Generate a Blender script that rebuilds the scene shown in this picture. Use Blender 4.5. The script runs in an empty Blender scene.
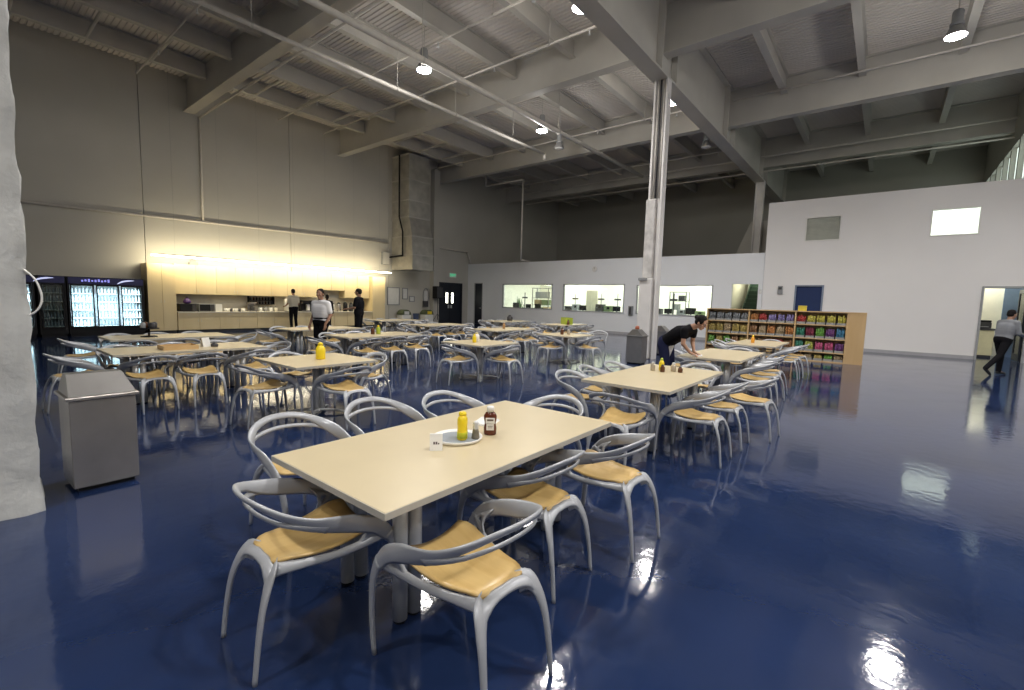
import bpy, bmesh, math, random
from mathutils import Vector, Matrix
random.seed(7)
S = bpy.context.scene
COL = S.collection
PI = math.pi

# ------------------------------------------------------------------ camera
cam_d = bpy.data.cameras.new('camera')
cam_d.sensor_width = 36.0
cam_d.lens = 459.227 * 36.0 / 1024.0
cam_d.clip_start = 0.05
cam_d.clip_end = 200
cam = bpy.data.objects.new('camera', cam_d)
COL.objects.link(cam)
_f = Vector((0.77525056, 0.62427935, -0.09623857))
_r = Vector((0.62901524, -0.77691059, 0.02738174))
_u = Vector((0.05767491, 0.08176324, 0.9949816))
cam.matrix_world = Matrix(((_r.x, _u.x, -_f.x, 0.0), (_r.y, _u.y, -_f.y, 0.0), (_r.z, _u.z, -_f.z, 1.6), (0, 0, 0, 1)))
S.camera = cam

# ------------------------------------------------------------------ world, exposure
W = bpy.data.worlds.new('world')
S.world = W
W.use_nodes = True
W.node_tree.nodes['Background'].inputs[0].default_value = (0.55, 0.6, 0.7, 1)
W.node_tree.nodes['Background'].inputs[1].default_value = 0.3
S.view_settings.view_transform = 'Standard'
S.view_settings.look = 'None'
S.view_settings.gamma = 1.0
S.view_settings.use_curve_mapping = False
S.view_settings.exposure = 0.05
S.cycles.max_bounces = 8
S.cycles.diffuse_bounces = 5
S.cycles.glossy_bounces = 4
S.cycles.transparent_max_bounces = 8
S.cycles.caustics_reflective = False
S.cycles.caustics_refractive = False
S.cycles.sample_clamp_indirect = 4.0
S.cycles.use_denoising = True

# brightness of the room's own lamps
BAY_W = 92.0      # light that leaves a bay sideways and up
SPOT_W = 690.0         # lit high bay
COVE_W = 19.0         # each cove tube
LAB_W = 145.0         # lab ceiling panel


def lamp(name, kind, loc, power, color=(1, 1, 1), size=0.3, size_y=None, rot=(0, 0, 0), parent=None):
    l = bpy.data.lights.new(name, kind)
    l.energy = power
    l.color = color
    if kind == 'AREA':
        l.size = size
        if size_y:
            l.shape = 'RECTANGLE'
            l.size_y = size_y
    else:
        l.shadow_soft_size = size
    o = bpy.data.objects.new(name, l)
    o.location = loc
    o.rotation_euler = rot
    COL.objects.link(o)
    if parent:
        o.parent = parent
    return o


# ------------------------------------------------------------------ materials
MATS = {}


def mat(name, col, rough=0.5, metal=0.0, var=0.06, scale=6.0, bump=0.0, coat=0.0, emit=None, estr=0.0, spec=None, bscale=None):
    if name in MATS:
        return MATS[name]
    m = bpy.data.materials.new(name)
    m.use_nodes = True
    nt = m.node_tree
    b = nt.nodes['Principled BSDF']
    b.inputs['Roughness'].default_value = rough
    b.inputs['Metallic'].default_value = metal
    b.inputs['Coat Weight'].default_value = coat
    if spec is not None:
        b.inputs['Specular IOR Level'].default_value = spec
    tc = nt.nodes.new('ShaderNodeTexCoord')
    n = nt.nodes.new('ShaderNodeTexNoise')
    n.inputs['Scale'].default_value = scale
    n.inputs['Detail'].default_value = 4
    nt.links.new(tc.outputs['Object'], n.inputs['Vector'])
    r = nt.nodes.new('ShaderNodeValToRGB')
    c0 = [max(0, c * (1 - var)) for c in col]
    c1 = [min(1, c * (1 + var)) for c in col]
    r.color_ramp.elements[0].position = 0.3
    r.color_ramp.elements[1].position = 0.7
    r.color_ramp.elements[0].color = (*c0, 1)
    r.color_ramp.elements[1].color = (*c1, 1)
    nt.links.new(n.outputs['Fac'], r.inputs['Fac'])
    nt.links.new(r.outputs['Color'], b.inputs['Base Color'])
    if bump:
        n2 = n
        if bscale:
            n2 = nt.nodes.new('ShaderNodeTexNoise')
            n2.inputs['Scale'].default_value = bscale
            n2.inputs['Detail'].default_value = 5
            nt.links.new(tc.outputs['Object'], n2.inputs['Vector'])
        bp = nt.nodes.new('ShaderNodeBump')
        bp.inputs['Strength'].default_value = bump
        bp.inputs['Distance'].default_value = 0.02
        nt.links.new(n2.outputs['Fac'], bp.inputs['Height'])
        nt.links.new(bp.outputs['Normal'], b.inputs['Normal'])
    if emit:
        b.inputs['Emission Color'].default_value = (*emit, 1)
        b.inputs['Emission Strength'].default_value = estr
    MATS[name] = m
    return m


def wood(name, c0, c1, scale=(3, 40, 3), rough=0.4):
    if name in MATS:
        return MATS[name]
    m = mat(name, c0, rough, 0, 0.1)
    nt = m.node_tree
    mp = nt.nodes.new('ShaderNodeMapping')
    mp.inputs['Scale'].default_value = scale
    tc = [x for x in nt.nodes if x.type == 'TEX_COORD'][0]
    n = [x for x in nt.nodes if x.type == 'TEX_NOISE'][0]
    n.inputs['Scale'].default_value = 1.0
    n.inputs['Distortion'].default_value = 0.6
    nt.links.new(tc.outputs['Object'], mp.inputs['Vector'])
    nt.links.new(mp.outputs['Vector'], n.inputs['Vector'])
    r = [x for x in nt.nodes if x.type == 'VALTORGB'][0]
    r.color_ramp.elements[0].color = (*c0, 1)
    r.color_ramp.elements[1].color = (*c1, 1)
    return m


def glass(name, tint=(0.95, 1, 0.98)):
    if name in MATS:
        return MATS[name]
    m = bpy.data.materials.new(name)
    m.use_nodes = True
    nt = m.node_tree
    nt.nodes.clear()
    out = nt.nodes.new('ShaderNodeOutputMaterial')
    mix = nt.nodes.new('ShaderNodeMixShader')
    tr = nt.nodes.new('ShaderNodeBsdfTransparent')
    tr.inputs[0].default_value = (*tint, 1)
    gl = nt.nodes.new('ShaderNodeBsdfGlossy')
    gl.inputs['Roughness'].default_value = 0.02
    fr = nt.nodes.new('ShaderNodeFresnel')
    fr.inputs[0].default_value = 1.45
    nt.links.new(fr.outputs[0], mix.inputs[0])
    nt.links.new(tr.outputs[0], mix.inputs[1])
    nt.links.new(gl.outputs[0], mix.inputs[2])
    nt.links.new(mix.outputs[0], out.inputs[0])
    MATS[name] = m
    return m


M_wall = mat('painted_wall', (0.52, 0.505, 0.46), 0.7, var=0.04, scale=0.6)
M_white = mat('white_wall', (0.86, 0.845, 0.835), 0.6, var=0.025, scale=0.5)
M_bluegrey = mat('window_wall_paint', (0.80, 0.82, 0.85), 0.6, var=0.025, scale=0.5)
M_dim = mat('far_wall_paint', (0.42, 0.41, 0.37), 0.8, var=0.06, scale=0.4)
M_deck = mat('roof_deck', (0.70, 0.66, 0.62), 0.7, var=0.1, scale=0.35)
M_steel = mat('painted_steel', (0.54, 0.525, 0.485), 0.55, var=0.07, scale=0.8)
M_pipe = mat('painted_pipe', (0.66, 0.63, 0.58), 0.4, var=0.05)
M_plaster = mat('rough_plaster', (0.52, 0.525, 0.51), 0.85, var=0.16, scale=3.0, bump=1.0, bscale=7)
M_column = mat('column_paint', (0.74, 0.725, 0.71), 0.5, var=0.05, scale=3)
M_chair = mat('silver_chair_paint', (0.43, 0.445, 0.475), 0.34, 0.2, var=0.03, scale=10)
M_seat = wood('maple_seat', (0.55, 0.365, 0.135), (0.67, 0.475, 0.20), (22, 3, 10), 0.28)
M_top = mat('cream_laminate', (0.61, 0.515, 0.335), 0.33, var=0.03, scale=3)
M_edge = mat('grey_table_edge', (0.52, 0.49, 0.42), 0.45, var=0.04)
M_alu = mat('brushed_aluminium', (0.64, 0.65, 0.66), 0.36, 0.35, var=0.04, scale=20)
M_ss = mat('stainless_steel', (0.40, 0.375, 0.355), 0.27, 0.7, var=0.08, scale=4)
M_ssd = mat('stainless_lid', (0.31, 0.30, 0.29), 0.32, 0.7, var=0.08, scale=4)
M_black = mat('black_plastic', (0.009, 0.009, 0.011), 0.45, var=0.2, spec=.25)
M_dark = mat('dark_grey_plastic', (0.05, 0.05, 0.055), 0.5, var=0.15)
M_grey = mat('grey_plastic', (0.28, 0.29, 0.30), 0.5)
M_offwhite = mat('white_plastic', (0.82, 0.81, 0.78), 0.45, var=0.03)
M_yellow = mat('yellow_plastic', (0.88, 0.66, 0.015), 0.35, var=0.05)
M_green = mat('lime_plastic', (0.42, 0.52, 0.05), 0.4)
M_ketchup = mat('ketchup_red', (0.11, 0.022, 0.008), 0.2)
M_maple = wood('maple_veneer', (0.71, 0.575, 0.33), (0.75, 0.62, 0.375), (3, 3, 0.6), 0.42)
M_shelf = wood('birch_shelf', (0.60, 0.40, 0.19), (0.66, 0.46, 0.235), (4, 4, 0.7), 0.42)
M_counter = mat('pale_worktop', (0.74, 0.70, 0.60), 0.3, var=0.04)
M_splash = mat('backsplash', (0.62, 0.575, 0.47), 0.5, var=0.03)
M_duct = mat('galvanised_duct', (0.50, 0.485, 0.44), 0.45, 0.55, var=0.16, scale=2.5)
M_navydoor = mat('navy_door', (0.004, 0.022, 0.10), 0.6, var=0.05)
M_blackdoor = mat('black_door', (0.010, 0.014, 0.024), 0.45, var=0.1)
M_frame = mat('grey_door_frame', (0.36, 0.37, 0.38), 0.45)
M_lab = mat('lab_wall_paint', (0.86, 0.85, 0.75), 0.7, var=0.03)
M_glass = glass('window_glass')
M_bay = mat('lit_lamp_glass', (0.9, 0.9, 0.9), 0.4, emit=(1.0, 0.97, 0.95), estr=60)
M_off = mat('unlit_lamp_glass', (0.75, 0.75, 0.72), 0.3)
M_tube = mat('lit_tube', (1, 1, 1), 0.4, emit=(1.0, 0.90, 0.66), estr=16)
M_labpanel = mat('lit_panel', (1, 1, 1), 0.4, emit=(1.0, 0.99, 0.82), estr=5)
M_exit = mat('exit_green', (0.05, 0.5, 0.25), 0.4, emit=(0.05, 0.75, 0.35), estr=0.8)


def floor_mat():
    m = mat('blue_epoxy', (0.014, 0.028, 0.083), 0.09, 0, 0.22, 0.7)
    nt = m.node_tree
    b = nt.nodes['Principled BSDF']
    b.inputs['IOR'].default_value = 1.62
    tc = [x for x in nt.nodes if x.type == 'TEX_COORD'][0]
    n = nt.nodes.new('ShaderNodeTexNoise')
    n.inputs['Scale'].default_value = 1.7
    n.inputs['Detail'].default_value = 6
    nt.links.new(tc.outputs['Object'], n.inputs['Vector'])
    mr = nt.nodes.new('ShaderNodeMapRange')
    mr.inputs['From Min'].default_value = 0.35
    mr.inputs['From Max'].default_value = 0.7
    mr.inputs['To Min'].default_value = 0.05
    mr.inputs['To Max'].default_value = 0.13
    nt.links.new(n.outputs['Fac'], mr.inputs['Value'])
    nt.links.new(mr.outputs[0], b.inputs['Roughness'])
    n3 = nt.nodes.new('ShaderNodeTexNoise')
    n3.inputs['Scale'].default_value = 9.0
    n3.inputs['Detail'].default_value = 3
    nt.links.new(tc.outputs['Object'], n3.inputs['Vector'])
    bp = nt.nodes.new('ShaderNodeBump')
    bp.inputs['Strength'].default_value = 0.07
    bp.inputs['Distance'].default_value = 0.02
    nt.links.new(n3.outputs['Fac'], bp.inputs['Height'])
    nt.links.new(bp.outputs['Normal'], b.inputs['Normal'])
    return m


M_floor = floor_mat()


# ------------------------------------------------------------------ mesh helpers
def obj(name, bm, m, parent=None, smooth=False, loc=None, rz=0.0):
    me = bpy.data.meshes.new(name)
    bmesh.ops.recalc_face_normals(bm, faces=bm.faces[:])
    bm.to_mesh(me)
    bm.free()
    if smooth:
        for p in me.polygons:
            p.use_smooth = True
    if m:
        for mm in (m if isinstance(m, (list, tuple)) else [m]):
            me.materials.append(mm)
    o = bpy.data.objects.new(name, me)
    COL.objects.link(o)
    if parent:
        o.parent = parent
    if loc is not None:
        o.location = loc
        o.rotation_euler[2] = rz
    return o


def tag(o, label=None, cat=None, group=None, kind=None):
    if label:
        o['label'] = label
    if cat:
        o['category'] = cat
    if group:
        o['group'] = group
    if kind:
        o['kind'] = kind
    return o


def thing(name, label, cat, loc=(0, 0, 0), rz=0.0, group=None):
    o = bpy.data.objects.new(name, None)
    o.empty_display_size = 0.1
    o.location = loc
    o.rotation_euler[2] = rz
    COL.objects.link(o)
    return tag(o, label, cat, group)


def struct(name, bm, m, smooth=False):
    o = obj(name, bm, m, None, smooth)
    o['kind'] = 'structure'
    return o


def dup(root, loc, rz, label=None, group=None):
    r = root.copy()
    COL.objects.link(r)
    r.location = loc
    r.rotation_euler[2] = rz
    if label:
        r['label'] = label
    if group:
        r['group'] = group
    for ch in list(root.children):
        c = ch.copy()
        COL.objects.link(c)
        c.parent = r
        for g in list(ch.children):
            d = g.copy()
            COL.objects.link(d)
            d.parent = c
    return r


def NB():
    return bmesh.new()


def box(bm, x0, y0, z0, x1, y1, z1, bev=0.0, mi=0):
    x0, x1 = min(x0, x1), max(x0, x1)
    y0, y1 = min(y0, y1), max(y0, y1)
    z0, z1 = min(z0, z1), max(z0, z1)
    r = bmesh.ops.create_cube(bm, size=1.0)
    vs = r['verts']
    for v in vs:
        v.co = Vector((x0 + (v.co.x + .5) * (x1 - x0), y0 + (v.co.y + .5) * (y1 - y0), z0 + (v.co.z + .5) * (z1 - z0)))
    fs = set(f for v in vs for f in v.link_faces)
    for f in fs:
        f.material_index = mi
    if bev > 0:
        es = list(set(e for v in vs for e in v.link_edges))
        bmesh.ops.bevel(bm, geom=es, offset=bev, segments=2, affect='EDGES', profile=0.5)
    return bm


def B(x0, y0, z0, x1, y1, z1, bev=0.0):
    return box(NB(), x0, y0, z0, x1, y1, z1, bev)


def lathe(bm, prof, n=16, c=(0, 0, 0), sy=1.0):
    rings = []
    for r, z in prof:
        ring = []
        if r < 1e-5:
            ring = [bm.verts.new((c[0], c[1], c[2] + z))]
        else:
            for i in range(n):
                a = 2 * PI * i / n
                ring.append(bm.verts.new((c[0] + r * math.cos(a), c[1] + r * sy * math.sin(a), c[2] + z)))
        rings.append(ring)
    for a, b in zip(rings, rings[1:]):
        for i in range(n):
            j = (i + 1) % n
            if len(a) == 1 and len(b) == 1:
                continue
            if len(a) == 1:
                bm.faces.new((a[0], b[i], b[j]))
            elif len(b) == 1:
                bm.faces.new((a[i], a[j], b[0]))
            else:
                bm.faces.new((a[i], a[j], b[j], b[i]))
    for ring, flip in ((rings[0], True), (rings[-1], False)):
        if len(ring) > 2:
            bm.faces.new(ring[::-1] if flip else ring)
    return bm


def catmull(pts, k=5):
    P = [Vector(p) for p in pts]
    out = []
    for i in range(len(P) - 1):
        p0 = P[max(i - 1, 0)]
        p1, p2 = P[i], P[i + 1]
        p3 = P[min(i + 2, len(P) - 1)]
        for j in range(k):
            t = j / k
            out.append(0.5 * ((2 * p1) + (-p0 + p2) * t + (2 * p0 - 5 * p1 + 4 * p2 - p3) * t * t + (-p0 + 3 * p1 - 3 * p2 + p3) * t ** 3))
    out.append(P[-1])
    return out


def sweep(bm, path, w, t, ref, n=8, k=5):
    """oval tube: w = size across (in the surface), t = thickness along ref(p)."""
    pts = catmull(path, k)
    m = len(pts)

    def lerp(a, s):
        if not isinstance(a, (list, tuple)):
            return a
        x = s * (len(a) - 1)
        i = min(int(x), len(a) - 2)
        return a[i] + (a[i + 1] - a[i]) * (x - i)
    rings = []
    for i, p in enumerate(pts):
        tg = (pts[min(i + 1, m - 1)] - pts[max(i - 1, 0)]).normalized()
        rf = ref(p) if callable(ref) else Vector(ref)
        rf = (rf - tg * rf.dot(tg))
        if rf.length < 1e-4:
            rf = tg.orthogonal()
        rf.normalize()
        sd = tg.cross(rf)
        s = i / (m - 1)
        ww, tt = lerp(w, s) / 2, lerp(t, s) / 2
        rings.append([bm.verts.new(p + sd * (ww * math.cos(2 * PI * a / n)) + rf * (tt * math.sin(2 * PI * a / n))) for a in range(n)])
    for a, b in zip(rings, rings[1:]):
        for i in range(n):
            j = (i + 1) % n
            bm.faces.new((a[i], a[j], b[j], b[i]))
    bm.faces.new(rings[0][::-1])
    bm.faces.new(rings[-1])
    return bm


def tube(bm, p, q, r, n=10, r2=None):
    p, q = Vector(p), Vector(q)
    d = (q - p).normalized()
    a = d.orthogonal().normalized()
    b = d.cross(a)
    r2 = r if r2 is None else r2
    R0 = [bm.verts.new(p + a * (r * math.cos(2 * PI * i / n)) + b * (r * math.sin(2 * PI * i / n))) for i in range(n)]
    R1 = [bm.verts.new(q + a * (r2 * math.cos(2 * PI * i / n)) + b * (r2 * math.sin(2 * PI * i / n))) for i in range(n)]
    for i in range(n):
        j = (i + 1) % n
        bm.faces.new((R0[i], R0[j], R1[j], R1[i]))
    bm.faces.new(R0[::-1])
    bm.faces.new(R1)
    return bm


def prism(bm, poly, p, ex):
    """extrude polygon (list of 3D points) by vector ex"""
    a = [bm.verts.new(Vector(v) + Vector(p)) for v in poly]
    b = [bm.verts.new(Vector(v) + Vector(p) + Vector(ex)) for v in poly]
    n = len(poly)
    bm.faces.new(a[::-1])
    bm.faces.new(b)
    for i in range(n):
        j = (i + 1) % n
        bm.faces.new((a[i], a[j], b[j], b[i]))
    return bm


def wall_holes(axis, v0, v1, a0, a1, z0, z1, holes):
    """solid wall slab with rectangular openings; axis 'X': plane X=v, a is Y."""
    As = sorted({a0, a1, *[h[0] for h in holes], *[h[1] for h in holes]})
    Zs = sorted({z0, z1, *[h[2] for h in holes], *[h[3] for h in holes]})
    bm = NB()
    vert = {}

    def V(v, a, z):
        k = (v, a, z)
        if k not in vert:
            vert[k] = bm.verts.new((v, a, z) if axis == 'X' else (a, v, z))
        return vert[k]

    def solid(i, j):
        if i < 0 or j < 0 or i >= len(As) - 1 or j >= len(Zs) - 1:
            return False
        ca, cz = (As[i] + As[i + 1]) / 2, (Zs[j] + Zs[j + 1]) / 2
        return not any(h[0] < ca < h[1] and h[2] < cz < h[3] for h in holes)
    for i in range(len(As) - 1):
        for j in range(len(Zs) - 1):
            if not solid(i, j):
                continue
            A0, A1, Z0, Z1 = As[i], As[i + 1], Zs[j], Zs[j + 1]
            for v in (v0, v1):
                bm.faces.new([V(v, A0, Z0), V(v, A1, Z0), V(v, A1, Z1), V(v, A0, Z1)])
            if not solid(i - 1, j):
                bm.faces.new([V(v0, A0, Z0), V(v1, A0, Z0), V(v1, A0, Z1), V(v0, A0, Z1)])
            if not solid(i + 1, j):
                bm.faces.new([V(v0, A1, Z0), V(v1, A1, Z0), V(v1, A1, Z1), V(v0, A1, Z1)])
            if not solid(i, j - 1):
                bm.faces.new([V(v0, A0, Z0), V(v1, A0, Z0), V(v1, A1, Z0), V(v0, A1, Z0)])
            if not solid(i, j + 1):
                bm.faces.new([V(v0, A0, Z1), V(v1, A0, Z1), V(v1, A1, Z1), V(v0, A1, Z1)])
    return bm


# ------------------------------------------------------------------ room shell
XW, YL = 22.4, 22.0            # window wall, left wall
X0, Y0, XB, ZD = -8.0, -9.0, 33.0, 9.9
struct('floor', B(X0, Y0, -0.2, XB + .3, YL + .3, 0.0), M_floor)

bm = NB()                       # corrugated roof deck, flutes run along Y
prof = []
x = X0
while x < XB + 0.3:
    prof += [(x, ZD), (x + .075, ZD), (x + .09, ZD + .032), (x + .135, ZD + .032)]
    x += .15
lo = [bm.verts.new((a, Y0, z)) for a, z in prof]
hi = [bm.verts.new((a, YL + .3, z)) for a, z in prof]
lo2 = [bm.verts.new((a, Y0, z + .04)) for a, z in prof]
hi2 = [bm.verts.new((a, YL + .3, z + .04)) for a, z in prof]
for i in range(len(prof) - 1):
    bm.faces.new((lo[i], lo[i + 1], hi[i + 1], hi[i]))
    bm.faces.new((lo2[i], lo2[i + 1], hi2[i + 1], hi2[i]))
struct('ceiling', bm, M_deck)

# left wall: four tilt-up panels with dark joints between them
for i, (a, b) in enumerate(((X0, 4.96), (4.98, 10.49), (10.51, 16.0), (16.02, XB))):
    holes = [(19.8, 21.85, 0.0, 2.64)] if i == 3 else []
    struct('wall_left' if i == 0 else 'wall_left.%03d' % i, wall_holes('Y', YL, YL + .25, a, b, 0, ZD + .06, holes), M_wall)
struct('wall_left_backing', B(X0, YL + .26, 0, XB, YL + .3, ZD), M_dim)

# window wall (low, in front of the labs)
WINS = [(15.11, 18.91, 1.14, 2.63), (10.61, 14.38, 1.10, 2.62), (6.23, 9.94, 1.09, 2.57)]
GREEN = (4.36, 5.43, 0.0, 2.61)
DARKDOOR = (20.63, 21.38, 0.0, 2.70)
struct('wall_windows', wall_holes('X', XW, XW + .2, 4.2, YL, 0, 3.95, WINS + [GREEN, DARKDOOR]), M_bluegrey)
# white wall (taller block)
RDOOR = (-3.65, -2.6, 0.0, 2.47)
BDOOR = (1.98, 2.99, 0.0, 2.57)
BRIGHT = (-2.31, -1.02, 4.30, 5.26)
LOUV = (1.59, 2.81, 4.33, 5.32)
struct('wall_white', wall_holes('X', XW + .08, XW + .3, Y0, 4.2, 0, 6.04, [RDOOR, BDOOR, BRIGHT, LOUV]), M_white)
struct('wall_block_side', B(XW + .3, 4.0, 0, 27.5, 4.2, 6.04), M_white)
struct('wall_block_roof', B(XW + .3, Y0, 5.9, 27.5, 4.0, 6.04), M_dim)
struct('wall_block_back', B(27.3, Y0, 0, 27.5, 4.0, 5.9), M_lab)
struct('wall_block_partition', B(XW + .3, -.6, 0, 27.3, -.45, 5.9), M_lab)
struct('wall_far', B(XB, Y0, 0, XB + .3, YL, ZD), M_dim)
struct('wall_rear', B(X0 - .25, Y0, 0, X0, YL, ZD), M_wall)
struct('wall_right', B(X0, Y0 - .25, 0, XW + .3, Y0, ZD), M_wall)
# grey wall piece above the labs, leaning edge
bm = NB()
prism(bm, [(0, 4.86, 3.9), (0, 6.5, 3.9), (0, 6.33, 4.5), (0, 5.75, 6.0), (0, 4.86, 6.0)], (26.6, 0, 0), (.2, 0, 0))
struct('wall_stub', bm, M_wall)
# clerestory wall, beyond the white block
CL = [(23.4 + 1.5 * i, 24.7 + 1.5 * i, 6.25, 7.95) for i in range(6)]
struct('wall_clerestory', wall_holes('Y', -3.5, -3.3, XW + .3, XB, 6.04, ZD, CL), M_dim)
M_sky = mat('daylight_glass', (0.8, 0.85, 0.85), 0.3, emit=(0.82, 0.95, 0.85), estr=1.3)
for i, c in enumerate(CL):
    struct('window_%d' % (i + 6), B(c[0] + .05, -3.46, c[2] + .05, c[1] - .05, -3.44, c[3] - .05), M_sky)

# ------------------------------------------------------------------ lab behind the windows
struct('wall_lab_back', B(28.6, 4.2, 0, 28.8, YL, 3.9), M_lab)
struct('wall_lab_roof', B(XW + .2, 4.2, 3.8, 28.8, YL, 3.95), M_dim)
struct('wall_lab_stairs', B(XW + .2, 5.75, 0, 28.6, 5.9, 3.8), M_lab)
struct('wall_lab_partition', B(XW + .2, 20.42, 0, 28.6, 20.55, 3.8), M_lab)
for i, (x, y) in enumerate(((24.2, 8.1), (24.2, 12.5), (24.2, 17.0), (27.2, 8.1), (27.2, 12.5), (27.2, 17.0))):
    t = thing('lab_ceiling_light', ('lit lab ceiling panel near the front glass of the %s window' if x < 25 else 'lit lab ceiling panel at the back of the room behind the %s window') % ('nearest', 'middle', 'farthest')[i % 3], 'light', (x, y, 3.8), 0, 'lab ceiling panels')
    obj('frame', B(-.62, -.62, -.06, .62, .62, 0), M_offwhite, t)
    obj('diffuser', B(-.57, -.57, -.075, .57, .57, -.06), M_labpanel, t)
    lamp('lab_light', 'AREA', (x, y, 3.70), LAB_W, (1, .985, .86), 1.1)
lamp('stair_light', 'POINT', (25, 4.95, 3.4), 60, (1, .97, .72), .2)
lamp('corridor_light', 'POINT', (24.6, -2.6, 3.4), 130, (1, .97, .78), .25)
lamp('upper_office_light', 'POINT', (24.6, -1.9, 5.5), 60, (1, .99, .92), .25)


def window(n, w, mull=()):
    y0, y1, z0, z1 = w
    t = 0.05
    bm = NB()
    box(bm, XW - .03, y0, z0, XW + .1, y1, z0 + t)
    box(bm, XW - .03, y0, z1 - t, XW + .1, y1, z1)
    box(bm, XW - .03, y0, z0 + t, XW + .1, y0 + t, z1 - t)
    box(bm, XW - .03, y1 - t, z0 + t, XW + .1, y1, z1 - t)
    f = struct('window_%d' % n, bm, M_frame)
    f['label'] = 'wide interior window in the low wall with the lab behind it'
    obj('pane', B(XW + .03, y0 + t, z0 + t, XW + .04, y1 - t, z1 - t), M_glass, f)


for i, w in enumerate(WINS):
    window(i + 1, w)

# bright window in the white wall
y0, y1, z0, z1 = BRIGHT
bm = NB()
for a in ((y0, z0, y1, z0 + .04), (y0, z1 - .04, y1, z1), (y0, z0 + .04, y0 + .04, z1 - .04), (y1 - .04, z0 + .04, y1, z1 - .04)):
    box(bm, XW + .06, a[0], a[1], XW + .2, a[2], a[3])
f = struct('window_4', bm, M_offwhite)
obj('pane', B(XW + .12, y0 + .04, z0 + .04, XW + .13, y1 - .04, z1 - .04), M_glass, f)
M_litroom = mat('office_glow', (0.9, 0.9, 0.88), 0.6, emit=(1, 1, .95), estr=.85)
t = thing('ceiling_light', 'bright ceiling panel glowing behind the upper window of the white wall', 'light', (23.9, -1.7, 5.86))
obj('frame', B(-1.0, -1.0, -.06, 1.0, 1.0, .03), M_offwhite, t)
obj('diffuser', B(-.95, -.95, -.08, .95, .95, -.06), M_litroom, t)
struct('wall_upper_office', B(23.9, -2.7, 4.0, 24.0, -.6, 5.9), M_litroom)  # office wall glows by emission, standing in for room light
# louvre panel
y0, y1, z0, z1 = LOUV
M_louv = mat('sage_louvre', (0.72, 0.74, 0.68), 0.6)
bm = NB()
for a in ((y0, z0, y1, z0 + .05), (y0, z1 - .05, y1, z1), (y0, z0 + .05, y0 + .05, z1 - .05), (y1 - .05, z0 + .05, y1, z1 - .05)):
    box(bm, XW + .05, a[0], a[1], XW + .2, a[2], a[3])
f = struct('window_5', bm, M_offwhite)
bm = NB()
for k in range(15):
    z = z0 + .06 + k * .0585
    prism(bm, [(XW + .1, 0, z), (XW + .17, 0, z + .05), (XW + .18, 0, z + .05), (XW + .11, 0, z)], (0, y0 + .05, 0), (0, y1 - y0 - .1, 0))
obj('louvre_slats', bm, M_louv, f)
obj('backing', B(XW + .19, y0 + .05, z0 + .05, XW + .2, y1 - .05, z1 - .05), M_louv, f)
# blue door
y0, y1, z0, z1 = BDOOR
bm = NB()
box(bm, XW + .04, y0, 0, XW + .2, y0 + .06, z1)
box(bm, XW + .04, y1 - .06, 0, XW + .2, y1, z1)
box(bm, XW + .04, y0 + .06, z1 - .06, XW + .2, y1 - .06, z1)
f = struct('door_1', bm, mat('blue_door_frame', (0.22, 0.27, 0.36), 0.45))
obj('door_leaf', B(XW + .1, y0 + .06, 0.01, XW + .15, y1 - .06, z1 - .06), M_navydoor, f)
bm = NB()
tube(bm, (XW + .10, y0 + .15, 1.0), (XW + .04, y0 + .15, 1.0), .012)
tube(bm, (XW + .04, y0 + .13, 1.0), (XW + .04, y0 + .27, 1.0), .011)
obj('door_handle', bm, M_alu, f, True)
# doorway at the right
y0, y1, z0, z1 = RDOOR
bm = NB()
box(bm, XW + .02, y0 - .06, 0, XW + .32, y0, z1 + .06)
box(bm, XW + .02, y1, 0, XW + .32, y1 + .06, z1 + .06)
box(bm, XW + .02, y0, z1, XW + .32, y1, z1 + .06)
f = struct('door_2', bm, M_frame)
bm = NB()
hx, hy = XW + .18, y0 + .01
for a in ((0, 0.02, .11, z1 - .02), (.9, .02, 1.0, z1 - .02)):
    box(bm, hx + a[0], hy, a[1], hx + a[2], hy + .045, a[3])
box(bm, hx + .11, hy, .02, hx + .9, hy + .045, .25)
box(bm, hx + .11, hy, z1 - .15, hx + .9, hy + .045, z1 - .02)
obj('door_leaf', bm, M_blackdoor, f)
obj('pane', B(hx + .11, hy + .018, .25, hx + .9, hy + .026, z1 - .15), M_glass, f)
struct('wall_corridor', B(25.0, -4.2, 0, 25.12, -.6, 4.2), M_lab)
struct('wall_corridor_blue', B(24.9, -4.15, 0, 24.99, -3.42, 3.4), mat('slate_blue_paint', (0.12, 0.18, 0.28), 0.6))
t = thing('reception_counter', 'cream cabinet with dark top seen through the doorway at right', 'cabinet', (24.2, -2.95, 0))
obj('body', B(-.3, -.2, .08, .35, .42, 1.0, .01), mat('cream_cabinet', (.72, .68, .45), .5), t)
obj('plinth', B(-.28, -.18, 0, .33, .40, .08), M_dark, t)
obj('worktop', B(-.34, -.24, 1.0, .38, .46, 1.06, .008), M_dark, t)
t = thing('printer', 'dark printer on the cream cabinet beyond the right doorway', 'printer', (24.2, -2.83, 1.06))
obj('body', B(-.25, -.24, 0, .25, .24, .22, .02), M_dark, t)
obj('scanner_lid', B(-.24, -.23, .222, .24, .23, .30, .02), M_black, t)
obj('paper_tray', B(-.40, -.15, .05, -.252, .15, .075), M_grey, t)

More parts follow.
